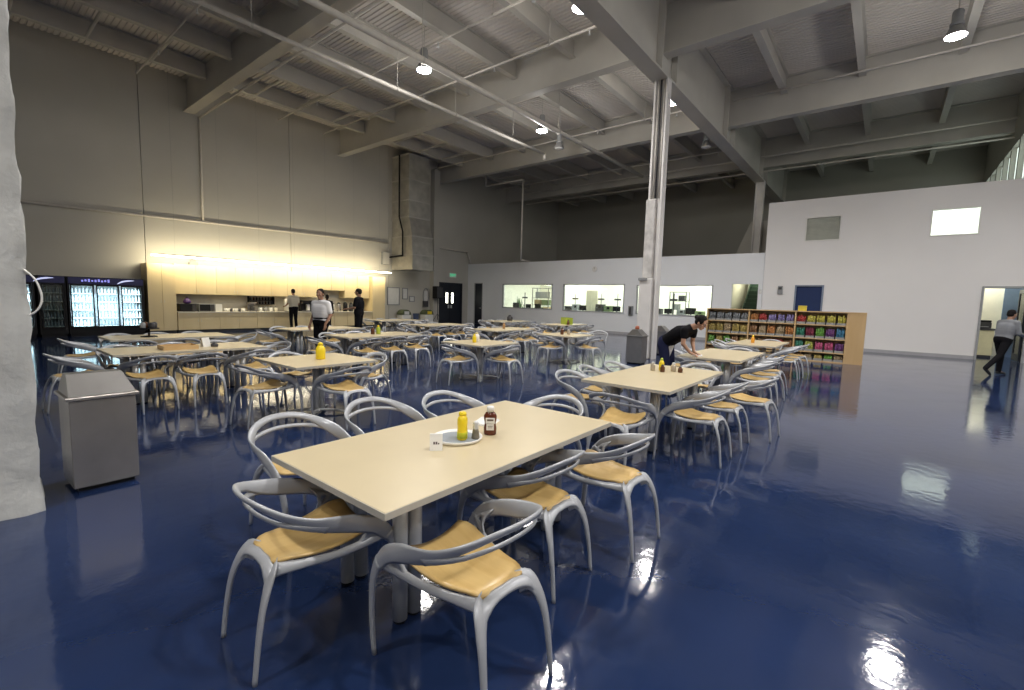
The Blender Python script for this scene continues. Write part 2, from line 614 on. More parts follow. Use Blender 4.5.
# black double door with two slit windows on the left wall
bm = NB()
box(bm, 19.8, YL - .03, 0, 19.87, YL + .2, 2.64)
box(bm, 21.78, YL - .03, 0, 21.85, YL + .2, 2.64)
box(bm, 19.87, YL - .03, 2.57, 21.78, YL + .2, 2.64)
f = struct('door_3', bm, M_blackdoor)
for k, (a, b, s0) in enumerate(((19.87, 20.79, 20.44), (20.80, 21.78, 20.92))):
    l = obj('door_leaf', wall_holes('Y', YL + .04, YL + .09, a, b, 0.01, 2.57, [(s0, s0 + .2, 1.33, 2.0)]), M_blackdoor, f)
    obj('pane', B(s0, YL + .06, 1.33, s0 + .2, YL + .065, 2.0), M_labpanel, l)  # slit pane emits, in place of light from beyond the door
    obj('push_plate', B((20.6 if k == 0 else 20.84), YL + .025, 1.0, (20.74 if k == 0 else 20.98), YL + .04, 1.2), M_alu, l)
# dark doorway in the window wall: a black leaf stands in for the dark opening
bm = NB()
box(bm, XW - .02, 20.63, 0, XW + .2, 20.68, 2.7)
box(bm, XW - .02, 21.33, 0, XW + .2, 21.38, 2.7)
box(bm, XW - .02, 20.68, 2.65, XW + .2, 21.33, 2.7)
f = struct('door_4', bm, M_frame)
obj('door_leaf', B(XW + .02, 20.68, 0.01, XW + .07, 21.33, 2.65), M_blackdoor, f)
bm = NB()
tube(bm, (XW + .02, 20.76, 1.05), (XW - .05, 20.76, 1.05), .012)
tube(bm, (XW - .05, 20.74, 1.05), (XW - .05, 20.88, 1.05), .011)
obj('door_handle', bm, M_alu, f, True)
# stairs behind the open doorway next to the shelves
t = thing('staircase', 'dark green stairs rising behind the opening left of the blue door', 'stairs', (22.75, 4.79, 0))
M_stair = mat('dark_green_steps', (0.02, 0.05, 0.035), 0.6)
prof = [(0, 0)]
for k in range(15):
    prof += [(.22 * k, .2 * (k + 1)), (.22 * (k + 1), .2 * (k + 1))]
prof += [(.22 * 15, 0)]
bm = NB()
prism(bm, [(a, -.54, c) for a, c in prof], (0, 0, 0), (0, 1.05, 0))
obj('steps', bm, M_stair, t)
bm = NB()
for k in range(15):
    box(bm, .22 * k - .03, -.54, .2 * (k + 1) + .0005, .22 * (k + 1) - .031, .51, .2 * (k + 1) + .018)
o = obj('nosing', bm, mat('green_nosing', (.06, .11, .085), .5), t)
obj('stringer', prism(NB(), [(0, .512, 0), (0, .512, .26), (3.3, .512, 3.26), (3.3, .512, 2.9), (.15, .512, 0)], (0, 0, 0), (0, .03, 0)), M_stair, t)

# baseboards
M_base = mat('grey_baseboard', (0.40, 0.40, 0.42), 0.5)
struct('baseboard_white', B(XW + .05, BDOOR[0] - .02, 0, XW + .08, RDOOR[1] + .07, .12), M_base)
struct('baseboard_white.001', B(XW + .05, BDOOR[1] + .02, 0, XW + .08, 4.2, .12), M_base)
struct('baseboard_windows', B(XW - .03, 5.5, 0, XW, 20.6, .12), M_base)
struct('baseboard_left', B(16.2, YL - .03, 0, 19.78, YL, .12), M_base)

# ------------------------------------------------------------------ roof steel
YM = 5.4                                             # column line


def ibeam(name, axis, c, a0, a1, zb, zt, w, tf=.05, tw=.05, m=M_steel):
    poly = [(-w / 2, zb), (w / 2, zb), (w / 2, zb + tf), (tw / 2, zb + tf), (tw / 2, zt - tf), (w / 2, zt - tf), (w / 2, zt), (-w / 2, zt), (-w / 2, zt - tf), (-tw / 2, zt - tf), (-tw / 2, zb + tf), (-w / 2, zb + tf)]
    bm = NB()
    if axis == 'X':
        prism(bm, [(0, c + u, v) for u, v in poly], (a0, 0, 0), (a1 - a0, 0, 0))
    else:
        prism(bm, [(c + u, 0, v) for u, v in poly], (0, a0, 0), (0, a1 - a0, 0))
    return bm, m


bm, m = ibeam('b', 'X', YM, X0, XB, 7.85, ZD, .46, .06, .09)
for k in range(6):                                    # stiffener plates
    for dx in (-.55, .55):
        x = -6.55 + 6.55 * k + 6.55 + dx
        box(bm, x - .02, YM - .22, 7.91, x + .02, YM - .05, ZD - .06)
        box(bm, x - .02, YM + .05, 7.91, x + .02, YM + .22, ZD - .06)
struct('ceiling_beam_main', bm, m)
for k, gx in enumerate((-6.55, 0, 6.55, 13.1, 19.65, 26.2)):
    bm, m = ibeam('g', 'Y', gx, YM + .05, YL, 8.62, ZD, .36, .05, .07)
    struct('ceiling_girder' if k == 0 else 'ceiling_girder.%03d' % k, bm, m)
    bm, m = ibeam('g', 'Y', gx, Y0, YM - .05, 8.50, ZD, .36, .05, .07)
    struct('ceiling_girder.%03d' % (k + 6), bm, m)
PUR = [-6.0, -3.6, -1.2, 1.2, 3.45, 8.35, 10.7, 13.0, 15.3, 17.55, 19.9]
n = 0
GX = [X0, -6.55, 0, 6.55, 13.1, 19.65, 26.2, XB]
for y in PUR:
    for a, b in zip(GX, GX[1:]):
        bm, m = ibeam('p', 'X', y, a + .04, b - .04, 9.3, ZD, .2, .03, .04)
        struct('ceiling_purlin' if n == 0 else 'ceiling_purlin.%03d' % n, bm, m)
        n += 1
# short cross struts between the outer purlins
n = 0
for a, b in zip(GX[2:7], GX[3:8]):
    for i in range(1, 4):
        x = a + (b - a) * i / 4
        bm = NB()
        tube(bm, (x, 19.95, 9.35), (x, 17.6, 9.35), .05, 8)
        struct('ceiling_strut' if n == 0 else 'ceiling_strut.%03d' % n, bm, M_steel)
        n += 1


# columns on the line y = YM
def column(name, cx, label):
    w = .14
    bm = NB()
    box(bm, cx - w, YM - .24, 0, cx + w, YM - .19, 7.85)      # flange facing the right side
    box(bm, cx - w, YM + .10, 0, cx + w, YM + .15, 7.85)
    box(bm, cx - .03, YM - .19, 0, cx + .03, YM + .10, 7.85)
    o = struct(name, bm, M_column)
    o['label'] = label
    return o


c1 = column('column_centre', 13.1, 'white steel column in the middle of the room')
obj('casing', B(13.1 - .21, YM - .12, 0, 13.1 + .16, YM + .27, 2.35, .03), M_column, c1)
obj('casing', B(13.1 - .18, YM - .08, 2.351, 13.1 + .15, YM + .20, 4.6, .03), mat('worn_casing', (.6, .585, .57), .7, var=.25, scale=4, bump=.3), c1)
obj('casing_cap', B(13.1 - .27, YM + .02, 2.29, 13.1 - .211, YM + .27, 2.36), M_grey, c1)
for k in range(3):
    bm = NB()
    tube(bm, (13.02 - .03 * (k % 2), YM - .13 + .085 * k, 4.62), (13.02 - .03 * (k % 2), YM - .13 + .085 * k, 7.84), .025, 10)
    tag(obj('conduit', bm, [M_pipe, M_dark, M_pipe][k], None, True), ['pale conduit rising beside the right flange of the white column', 'dark conduit rising in the middle of the white column', 'pale conduit rising beside the left flange of the white column'][k], 'conduit')
column('column_far', 26.2, 'steel column standing beyond the low window wall')
# near pier of rough plaster at the left edge of the picture
bm = NB()
nx, nz = 14, 60
pts = {}
for iz in range(nz + 1):
    for side in range(4):
        for i in range(nx):
            s = i / nx
            px, py = [(-.9 + 1.275 * s, 4.6), (.375, 4.6 + 1.6 * s), (.375 - 1.275 * s, 6.2), (-.9, 6.2 - 1.6 * s)][side]
            z = 7.85 * iz / nz
            flare = .02 * max(0, 1 - z / .25) ** 2
            rx = (random.random() - .5) * .024
            d = Vector((px + .25, py - 5.4, 0))
            sgn = [(0, -1), (1, 0), (0, 1), (-1, 0)][side]
            if i == 0:
                sgn = (0, 0)
            ex = flare * (1 if px > 0.37 else 0) + rx
            pts[iz, side * nx + i] = bm.verts.new((px + sgn[0] * rx + (flare + rx if abs(px - .375) < 1e-6 else 0), py + sgn[1] * rx - (flare + rx if abs(py - 4.6) < 1e-6 else 0), z))
N = nx * 4
for iz in range(nz):
    for i in range(N):
        j = (i + 1) % N
        bm.faces.new((pts[iz, i], pts[iz, j], pts[iz + 1, j], pts[iz + 1, i]))
bm.faces.new([pts[nz, i] for i in range(N)])
o = struct('column_near', bm, M_plaster, True)
o['label'] = 'rough white plastered pier at the left edge'
bm = NB()
sweep(bm, [(.365, 4.60, 1.72), (.41, 4.57, 1.66), (.435, 4.56, 1.57), (.435, 4.56, 1.50), (.41, 4.57, 1.44), (.365, 4.60, 1.40)], .012, .012, (0, 1, 0))
tag(obj('cable', bm, M_offwhite, None, True), 'white cable loop sticking out from the plastered pier at left', 'cable')

# sprinkler pipes
M_ptag = []


def pipe(name, pts, r, label, hang=()):
    t = thing(name, label, 'pipe')
    bm = NB()
    for a, b in zip(pts, pts[1:]):
        tube(bm, a, b, r, 12)
    obj('run', bm, M_pipe, t, True)
    if hang:
        for h in hang:
            bm = NB()
            tube(bm, h, (h[0], h[1], 9.9), .012, 6)
            tube(bm, (h[0] - .03, h[1], h[2]), (h[0] + .03, h[1], h[2]), r * 1.2, 10)
            obj('hanger', bm, M_steel, t)
    return t


pipe('sprinkler_main', [(-3, 10.75, 8.2), (23.2, 10.33, 8.2)], .085, 'thick white pipe crossing under the roof beams to the column', [(8.8, 10.57, 8.2), (15.5, 10.45, 8.2)])
pipe('sprinkler_pipe', [(-3, 12.9, 8.2), (17.4, 12.45, 8.2), (17.4, 12.45, 7.95)], .06, 'thinner white pipe left of the thick roof pipe, ending in a short drop', [(5.2, 12.72, 8.2), (9.5, 12.62, 8.2), (12.0, 12.57, 8.2), (15.2, 12.5, 8.2)])
lab = ['thin branch pipe crossing left of the nearest big roof girder', 'thin branch pipe ending at the lit lamp beside the main beam', 'thin branch pipe crossing in the bay before the white column', 'thin branch pipe crossing the bay beyond the white column', 'thin branch pipe crossing above the far end of the room']
for k, (x, ya, yb) in enumerate(((4.6, 7.5, 20.4), (9.4, 7.0, 20.6), (11.4, 6.6, 20.6), (18.1, 6.6, 20.8), (23.8, 6.6, 21))):
    t = pipe('branch_pipe', [(x, ya, 8.95), (x, yb, 8.95)], .03, lab[k], [(x, yy, 8.95) for yy in (ya + 1.5, yb - 2.5)])
    t['group'] = 'sprinkler branch pipes'
    bm = NB()
    for q in range(4):
        y = ya + .2 + q * 3.4
        tube(bm, (x, y, 8.92), (x, y, 8.8), .018, 8)
        lathe(bm, [(0.045, 8.795), (.045, 8.80)], 10, (x, y, 0))
    obj('sprinkler_heads', bm, M_alu, t)
lab = ['thin pipe along the roof at right, just beyond the column', 'thin pipe along the roof at right, one bay beyond', 'thin pipe along the top of the far dark space']
for k, (x, z) in enumerate(((18.9, 9.2), (25.6, 8.9), (26.0, 8.3))):
    t = pipe('roof_conduit', [(x, -6, z), (x, 20 if k else 5, z)], .035, lab[k])
pipe('drop_pipe', [(21.6, 19.8, 9.32), (21.6, 19.8, 8.6), (21.6, 16.9, 8.6), (21.6, 16.9, 4.0), (22.45, 16.9, 3.98)], .05, 'vertical white pipe dropping behind the top of the low window wall')
# conduits on the left wall
pipe('wall_conduit', [(-3, YL - .08, 4.25), (15.9, YL - .08, 4.62)], .045, 'long grey conduit running along the left wall above the cabinets')
pipe('wall_conduit', [(6.9, 8.0, 8.55), (6.9, YL - .06, 8.55), (6.9, YL - .06, 4.45)], .04, 'conduit along the nearest girder, turning down the left wall')
pipe('wall_conduit', [(19.6, YL - .08, 4.75), (22.2, YL - .08, 4.70), (22.3, YL - .3, 4.05)], .05, 'dark bent conduit in the corner above the exit sign')
# black pipe down the face of the duct is built with the duct

# duct on the left wall
t = thing('air_duct', 'tall galvanised air duct boxed down the left wall beside the cabinets', 'duct')
d0, d1 = 16.22, 17.66
fr0, fr1 = YL - .02, 20.5


def ductbm(x0, x1, ya, yb, z0, z1, yc=None):
    bm = NB()
    yc = yb if yc is None else yc
    a = [bm.verts.new(p) for p in ((x0, ya, z0), (x1, ya, z0), (x1, yb, z0), (x0, yb, z0))]
    b = [bm.verts.new(p) for p in ((x0, ya, z1), (x1, ya, z1), (x1, yc, z1), (x0, yc, z1))]
    bm.faces.new(a[::-1])
    bm.faces.new(b)
    for i in range(4):
        j = (i + 1) % 4
        bm.faces.new((a[i], a[j], b[j], b[i]))
    return bm


zs = [3.15, 3.95, 4.95, 6.0, 6.9, 8.0, 9.3]
ys = [20.15, 20.15, 20.22, 20.5, 20.5, 20.5, 20.5]
for k in range(6):
    s = obj('duct_section', ductbm(d0 - .02 * (k < 2), d1, fr0, ys[k], zs[k], zs[k + 1], ys[k + 1]), M_duct, t)
    bm = NB()
    box(bm, d0 - .05, fr0, zs[k + 1] - .03, d1 + .03, ys[k + 1] - .04, zs[k + 1] + .03)
    obj('flange', bm, M_steel, t)
bm = NB()
for a, b in zip([(16.08, 21.15, 9.3), (16.08, 21.15, 6.0), (16.08, 20.85, 5.2), (16.08, 20.85, 3.9)], [(16.08, 21.15, 6.0), (16.08, 20.85, 5.2), (16.08, 20.85, 3.9), (16.08, 21.98, 3.85)]):
    tube(bm, a, b, .045, 10)
tag(obj('black_pipe', bm, M_black, None, True), 'black pipe running down the side of the galvanised duct', 'pipe')
struct('column_wall', B(19.05, YL - .35, 0, 19.5, YL, 9.3), M_wall)
t = thing('junction_box', 'grey electrical box on the wall just left of the duct foot', 'box', (15.7, YL - .1, 3.75))
obj('body', B(-.22, -.1, -.35, .22, .1, .35, .01), M_grey, t)
obj('cover', B(-.2, -.115, -.33, .2, -.101, .33), M_steel, t)

# ------------------------------------------------------------------ high-bay lamps
bay0 = thing('high_bay_lamp', '', 'lamp', (0, 0, 0), 0, 'high bay lamps')
bm = lathe(NB(), [(.03, .62), (.09, .60), (.11, .55), (.11, .33), (.14, .30), (.14, .24), (.05, .22)], 20)
obj('ballast_housing', bm, M_grey, bay0, True)
bm = lathe(NB(), [(.11, .24), (.16, .16), (.205, .05), (.22, .0), (.21, .0), (.195, .05), (.15, .15), (.10, .23)], 24)
obj('reflector', bm, mat('lamp_reflector', (.22, .22, .22), .5), bay0, True)
bm = lathe(NB(), [(.208, .01), (.20, -.015), (.14, -.04), (0, -.05)], 24)
lens0 = obj('lens', bm, M_bay, bay0, True)
bm = NB()
tube(bm, (0, 0, .6), (0, 0, 1.64), .012, 8)
obj('hanger_rod', bm, M_steel, bay0)
BAYS = [(9.35, 11.15, 'lit round lamp above the left middle of the room'), (15.3, 11.1, 'lit round lamp left of the white column, farther back'),
        (9.58, 5.95, 'lit round lamp at the top edge beside the main beam'), (15.7, 6.05, 'lit round lamp just right of the white column'),
        (15.9, -.8, 'lit round lamp at the top right over the white wall'), (9.5, -.8, 'lit round lamp out of view above the right aisle'),
        (3.2, -.8, 'lit round lamp out of view above the camera, right of it'), (3.2, 6.1, 'lit round lamp out of view above the stainless bin'),
        (9.5, -6.2, 'lit round lamp out of view far right'), (15.9, -6.2, 'lit round lamp out of view near the right doorway'), (-3.2, 2.6, 'lit round lamp out of view behind the camera'),
        (3.2, -6.2, 'lit round lamp out of view far to the right of the camera'), (-4.4, -4.2, 'lit round lamp out of view behind the camera near the rear wall')]
for k, (x, y, l) in enumerate(BAYS):
    o = bay0 if k == 0 else dup(bay0, (x, y, 8.3), 0)
    o.location = (x, y, 8.3)
    o['label'] = l
    lamp('bay_light', 'POINT', (x, y, 8.08), BAY_W, (1.0, .955, .90), .2)
    sp_ = lamp('bay_beam', 'SPOT', (x, y, 8.2), SPOT_W, (1.0, .965, .92), .22)
    sp_.data.spot_size = math.radians(150)
    sp_.data.spot_blend = .6
lens_off = None
for x, y, l in ((17.3, 11.6, 'unlit lamp near the end of the thinner roof pipe'), (20.6, 6.4, 'unlit lamp beyond the white column beside the main beam')):
    o = dup(bay0, (x, y, 8.25), 0, l)
    for c in o.children:
        if c.name.startswith('lens'):
            c.data = lens0.data.copy() if lens_off is None else lens_off
            lens_off = c.data
            c.data.materials[0] = M_off

# ------------------------------------------------------------------ chairs
def outward(p):
    v = Vector((p.x, p.y if p.y < 0 else 0.25 * p.y, 0))
    if v.length < 1e-4:
        v = Vector((0, -1, 0))
    v.normalize()
    f = max(0.0, min(1.0, (.08 - p.y) / .28))
    return v + Vector((0, 0, -.75 * f))


def sheet(bm, grid, off, skip=()):
    """thin solid panel over a grid of points, thickness vector off"""
    nr, nc = len(grid), len(grid[0])
    o = Vector(off) * .5
    T = [[bm.verts.new(Vector(p) + o) for p in row] for row in grid]
    U = [[bm.verts.new(Vector(p) - o) for p in row] for row in grid]

    def on(i, j):
        return 0 <= i < nr - 1 and 0 <= j < nc - 1 and (i, j) not in skip
    for i in range(nr - 1):
        for j in range(nc - 1):
            if not on(i, j):
                continue
            bm.faces.new((T[i][j], T[i + 1][j], T[i + 1][j + 1], T[i][j + 1]))
            bm.faces.new((U[i][j], U[i][j + 1], U[i + 1][j + 1], U[i + 1][j]))
            for (ni, nj, a, b) in ((i - 1, j, (i, j), (i, j + 1)), (i + 1, j, (i + 1, j), (i + 1, j + 1)), (i, j - 1, (i, j), (i + 1, j)), (i, j + 1, (i, j + 1), (i + 1, j + 1))):
                if not on(ni, nj):
                    bm.faces.new((T[a[0]][a[1]], T[b[0]][b[1]], U[b[0]][b[1]], U[a[0]][a[1]]))


def make_chair():
    t = thing('dining_chair', '', 'chair')
    half = [(.262, .315, 0), (.276, .310, .2), (.284, .285, .38), (.288, .235, .485)]
    for s in (-1, 1):
        bm = NB()
        sweep(bm, [(s * a, b, c) for a, b, c in half], [.034, .042, .052, .064], [.022, .024, .024, .024], outward, 8, 4)
        obj('leg', bm, M_chair, t, True)
    arm = [(.287, .245, .465), (.290, .17, .540), (.290, .06, .587), (.285, -.05, .618), (.264, -.145, .650), (.205, -.232, .694), (.108, -.288, .727), (0, -.305, .735)]
    full = [Vector(p) for p in arm] + [Vector((-p[0], p[1], p[2])) for p in arm[-2::-1]]
    ww = [.064, .076, .084, .086, .074, .052, .048, .048]
    bm = NB()
    sweep(bm, full, ww + ww[-2::-1], .022, outward, 8, 4)
    obj('back_rim', bm, M_chair, t, True)
    rail = [(.282, -.06, .602), (.262, -.145, .628), (.203, -.214, .645), (.104, -.256, .658), (0, -.269, .663)]
    full = [Vector(p) for p in rail] + [Vector((-p[0], p[1], p[2])) for p in rail[-2::-1]]
    bm = NB()
    sweep(bm, full, [.05, .036, .030, .028, .028, .028, .030, .036, .05], .018, outward, 8, 4)
    obj('back_rail', bm, M_chair, t, True)
    for s in (-1, 1):                                     # rear legs flow out of the seat edge, out and down
        bm = NB()
        sweep(bm, [(s * .198, -.335, 0), (s * .194, -.318, .15), (s * .186, -.297, .28), (s * .170, -.270, .365), (s * .140, -.240, .418), (s * .095, -.214, .416)],
              [.022, .028, .037, .055, .085, .09], [.020, .023, .025, .026, .020, .012], lambda p: Vector((0, -1, .2 + 2.2 * max(0, p.z - .30))), 10, 4)
        obj('leg', bm, M_chair, t, True)
    bm = NB()                                             # frame: rear arch, two sides, webs up to the arms
    sweep(bm, [(-.165, -.262, .375), (-.13, -.245, .418), (-.07, -.236, .434), (0, -.235, .437), (.07, -.236, .434), (.13, -.245, .418), (.165, -.262, .375)], [.04, .06, .05, .045, .05, .06, .04], .020, lambda p: Vector((0, -.6, 1)), 8, 4)
    for s in (-1, 1):
        sweep(bm, [(s * .14, -.225, .428), (s * .176, -.10, .424), (s * .205, .02, .424), (s * .232, .12, .440), (s * .264, .20, .468), (s * .286, .245, .488)], [.06, .038, .036, .04, .05, .05], .022, lambda p: Vector((p.x, 0, .5 * abs(p.x))), 8, 4)
        A = catmull([(.288, .245, .47), (.290, .185, .530), (.290, .10, .572)], 4)
        Bp = catmull([(.280, .235, .482), (.258, .185, .464), (.226, .10, .436)], 4)
        grid = []
        for ri, (a, b) in enumerate(zip(A, Bp)):
            row = []
            for q in range(6):
                f = q / 5
                p = a.lerp(b, f)
                p.x -= .012 * math.sin(PI * f)
                p.y += .045 * math.sin(PI * f) * (ri / 8) ** 2
                row.append((s * p.x, p.y, p.z))
            grid.append(row)
        sheet(bm, grid, (s * .012, 0, -.010), {(4, 2), (5, 2)})
    sweep(bm, [(-.25, .20, .452), (-.12, .235, .432), (0, .24, .428), (.12, .235, .432), (.25, .20, .452)], .035, .018, (0, 0, 1), 8, 4)
    obj('seat_frame', bm, M_chair, t, True)
    bm = NB()                                             # moulded wood seat
    nu, nv = 12, 14
    grid = []
    for jv in range(nv + 1):
        v = jv / nv
        y = -.222 + .465 * v
        hw = .130 + .078 * v ** .9 + .012 * math.sin(PI * v)
        if v > .8:
            hw *= math.sqrt(max(0, 1 - ((v - .8) / .2) ** 2 * .35))
        if v < .1:
            hw *= 1 - .10 * ((.1 - v) / .1) ** 2
        row = []
        for iu in range(nu + 1):
            u = -1 + 2 * iu / nu
            z = .450 - .024 * math.sin(PI * min(1, v * 1.1)) + .012 * u * u + .030 * u * u * v * v - .020 * max(0, 1 - v / .16) ** 2
            row.append((u * hw, y, z + .006))
        grid.append(row)
    sheet(bm, grid, (0, 0, .012))
    obj('seat', bm, M_seat, t, True)
    return t


chair0 = make_chair()
chair_used = [False]


def put_chair(x, y, face, label, group, jit=0.0):
    """face: direction the sitter looks, degrees from +X"""
    rz = math.radians(face) - PI / 2 + jit
    if not chair_used[0]:
        chair_used[0] = True
        o = chair0
        o.location = (x, y, 0)
        o.rotation_euler[2] = rz
    else:
        o = dup(chair0, (x, y, 0), rz)
    o['label'] = label
    o['group'] = group
    return o


# ------------------------------------------------------------------ tables
def make_table(L, Wd, square):
    t = thing('dining_table', '', 'table')
    bm = B(-L / 2, -Wd / 2, .712, L / 2, Wd / 2, .740, .003)
    top = obj('tabletop', bm, M_top, t)
    e = .004
    bm = wall_holes('X', 0, 1, 0, 1, 0, 1, []) if False else NB()
    for a in ((-L / 2 - e, -Wd / 2 - e, L / 2 + e, -Wd / 2 - .0002), (-L / 2 - e, Wd / 2 + .0002, L / 2 + e, Wd / 2 + e), (-L / 2 - e, -Wd / 2, -L / 2 - .0002, Wd / 2), (L / 2 + .0002, -Wd / 2, L / 2 + e, Wd / 2)):
        box(bm, a[0], a[1], .708, a[2], a[3], .7385)
    obj('edge_band', bm, M_edge, top)
    if square:
        bm = NB()
        lathe(bm, [(.04, .03), (.04, .705)], 16, (-.03, 0, 0))
        lathe(bm, [(.04, .03), (.04, .705)], 16, (.05, 0, 0))
        obj('pedestal', bm, M_alu, t, True)
        bm = NB()
        for k in range(4):
            a = PI / 4 + k * PI / 2
            c, s = math.cos(a), math.sin(a)
            sweep(bm, [(0, 0, .05), (.2 * c, .2 * s, .045), (.40 * c, .40 * s, .022)], [.08, .065, .05], [.045, .035, .02], (0, 0, 1))
            lathe(bm, [(.03, 0), (.03, .02)], 12, (.39 * c, .39 * s, 0))
        obj('base', bm, M_alu, t)
        obj('mounting_plate', B(-.22, -.22, .700, .22, .22, .7115), M_dark, t)
    else:
        dx, dy = L * .335, Wd * .235
        for sx in (-1, 1):
            for sy in (-1, 1):
                bm = NB()
                for k in (-1, 1):
                    lathe(bm, [(.037, .015), (.037, .705)], 18, (sx * dx + k * .044, sy * dy, 0))
                lg = obj('leg', bm, M_alu, t, True)
                bm = NB()
                for k in (-1, 1):
                    lathe(bm, [(.032, 0), (.034, .004), (.034, .0148)], 16, (sx * dx + k * .044, sy * dy, 0))
                obj('foot', bm, M_black, lg)
            bm = NB()
            box(bm, sx * dx - .02, -dy, .66, sx * dx + .02, dy, .70)
            obj('crossbar', bm, M_alu, t)
        obj('mounting_plate', B(-dx - .12, -dy - .1, .700, dx + .12, dy + .1, .7115), M_dark, t)
    return t


T_long = make_table(1.95, 1.0, False)
T_sq = make_table(1.12, 1.1, True)
used = {}


def put_table(kind, x, y, label, rz=0.0):
    src = T_sq if kind == 's' else T_long
    if kind not in used:
        used[kind] = 1
        src.location = (x, y, 0)
        src.rotation_euler[2] = rz
        o = src
    else:
        o = dup(src, (x, y, 0), rz)
    o['label'] = label
    o['group'] = 'square dining tables' if kind == 's' else 'long dining tables'
    return o


rng = random.Random(3)
# key, kind, x, y, table label, short name used for chairs, chairs: side -> list of offsets
TABLES = [
    ('front', 'l', 2.04, 1.985, 'long cream table nearest the camera with mustard and ketchup', 'front table'),
    ('second', 'l', 5.47, 2.095, 'long cream table right behind the front one, near the white column', 'second right-hand table'),
    ('wiped', 'l', 8.9, 2.22, 'long cream table the bending person in black wipes', 'table being wiped'),
    ('shelf', 'l', 12.5, 2.32, 'long cream table nearest the snack shelves', 'table nearest the snack shelves'),
    ('sq1', 's', 3.15, 5.9, 'square cream table with one yellow bottle, left behind the front table', 'square table with yellow bottle'),
    ('sq2', 's', 6.85, 6.35, 'square cream table alone in the middle of the blue floor', 'middle square table'),
    ('sq3', 's', 10.4, 6.55, 'square cream table nearest the bin by the white column', 'square table near the column bin'),
    ('l1', 'l', 2.35, 8.35, 'long cream table with wooden tray behind the big stainless bin', 'table behind the stainless bin'),
    ('l2', 'l', 6.25, 9.1, 'long cream table right of the white-shirted person', 'table right of the white-shirted person'),
    ('l3', 'l', 10.7, 8.95, 'long cream table in front of the farthest lab window', 'table before the farthest lab window'),
    ('m1', 'l', 2.75, 10.75, 'long cream table nearest the black drinks coolers', 'table nearest the coolers'),
    ('m2', 'l', 6.25, 11.6, 'long cream table just behind the white-shirted person', 'table behind the white-shirted person'),
    ('m3', 'l', 10.4, 11.6, 'long cream table halfway to the black double door', 'table halfway to the double door'),
    ('n1', 'l', 15.2, 9.7, 'cream table with lime box before the middle lab window', 'table with lime box'),
    ('n2', 'l', 15.0, 12.4, 'cream table farthest along the lab windows on the left', 'far table by the lab windows'),
    ('o1', 'l', 10.9, 14.6, 'cream table nearest the galvanised duct', 'table nearest the duct'),
]
POS = {}
side_w = {'n': 'near side', 'f': 'far side', 'l': 'left end', 'r': 'right end'}
ords = ['left chair of three', 'middle chair of three', 'right chair of three']
skip = {('wiped', 'f', 0), ('o1', 'n', 0), ('o1', 'l', 0), ('m2', 'n', 0)}
OVERRIDE = {
    ('front', 'n', 0): (1.38, 1.335, 87), ('front', 'n', 1): (2.16, 1.58, 90), ('front', 'n', 2): (2.82, 1.42, 88),
    ('front', 'l', 0): (1.06, 2.06, -3), ('front', 'r', 0): (3.22, 2.2, 180),
    ('front', 'f', 0): (1.48, 2.99, -87), ('front', 'f', 1): (2.19, 3.03, -91), ('front', 'f', 2): (2.81, 2.84, -90),
    ('second', 'n', 0): (4.95, 1.47, 90), ('second', 'n', 1): (5.69, 1.45, 91), ('second', 'n', 2): (6.33, 1.25, 86),
    ('second', 'l', 0): (4.22, 1.98, 4), ('second', 'r', 0): (6.78, 2.05, 178),
    ('second', 'f', 0): (4.85, 2.80, -96), ('second', 'f', 1): (5.50, 2.86, -82), ('second', 'f', 2): (6.15, 2.82, -90),
}
for key, kind, x, y, label, short in TABLES:
    put_table(kind, x, y, label)
    POS[key] = (x, y)
    hl, hw = (.56, .55) if kind == 's' else (.975, .5)
    slots = []
    if kind == 's':
        slots = [('n', 0, x, y - hw - .12, 90), ('f', 0, x, y + hw + .12, -90), ('l', 0, x - hl - .12, y, 0), ('r', 0, x + hl + .12, y, 180)]
    else:
        for i in range(3):
            slots.append(('n', i, x + (i - 1) * .655, y - hw - .16, 90))
            slots.append(('f', i, x + (i - 1) * .655, y + hw + .16, -90))
        slots += [('l', 0, x - hl - .28, y, 0), ('r', 0, x + hl + .28, y, 180)]
    for sd, i, cx, cy, fa in slots:
        if (key, sd, i) in skip:
            continue
        if (key, sd, i) in OVERRIDE:
            cx, cy, fa = OVERRIDE[key, sd, i]
            j = 0
        else:
            cx += rng.uniform(-.02, .02)
            cy += rng.uniform(-.06, .06)
            j = math.radians(rng.uniform(-7, 7))
        if kind == 's' or sd in 'lr':
            lb = 'silver chair with tan seat at %s of %s' % (side_w[sd], short)
        else:
            lb = 'silver chair on %s of %s, %s' % (side_w[sd], short, ords[i])
        put_chair(cx, cy, fa, lb, 'silver dining chairs', j)
put_chair(12.55, 6.75, 200, 'silver chair standing alone just left of the column bin', 'silver dining chairs')

# ------------------------------------------------------------------ things on the tables
ZT = .7401


def bottle(name, label, prof, m, cap_prof, capm, loc, lab=None, n=20, sy=1.0, cat='bottle', rz=0.0):
    t = thing(name, label, cat, loc, rz)
    obj('body', lathe(NB(), prof, n, (0, 0, 0), sy), m, t, True)
    obj('cap', lathe(NB(), cap_prof, n), capm, t, True)
    return t


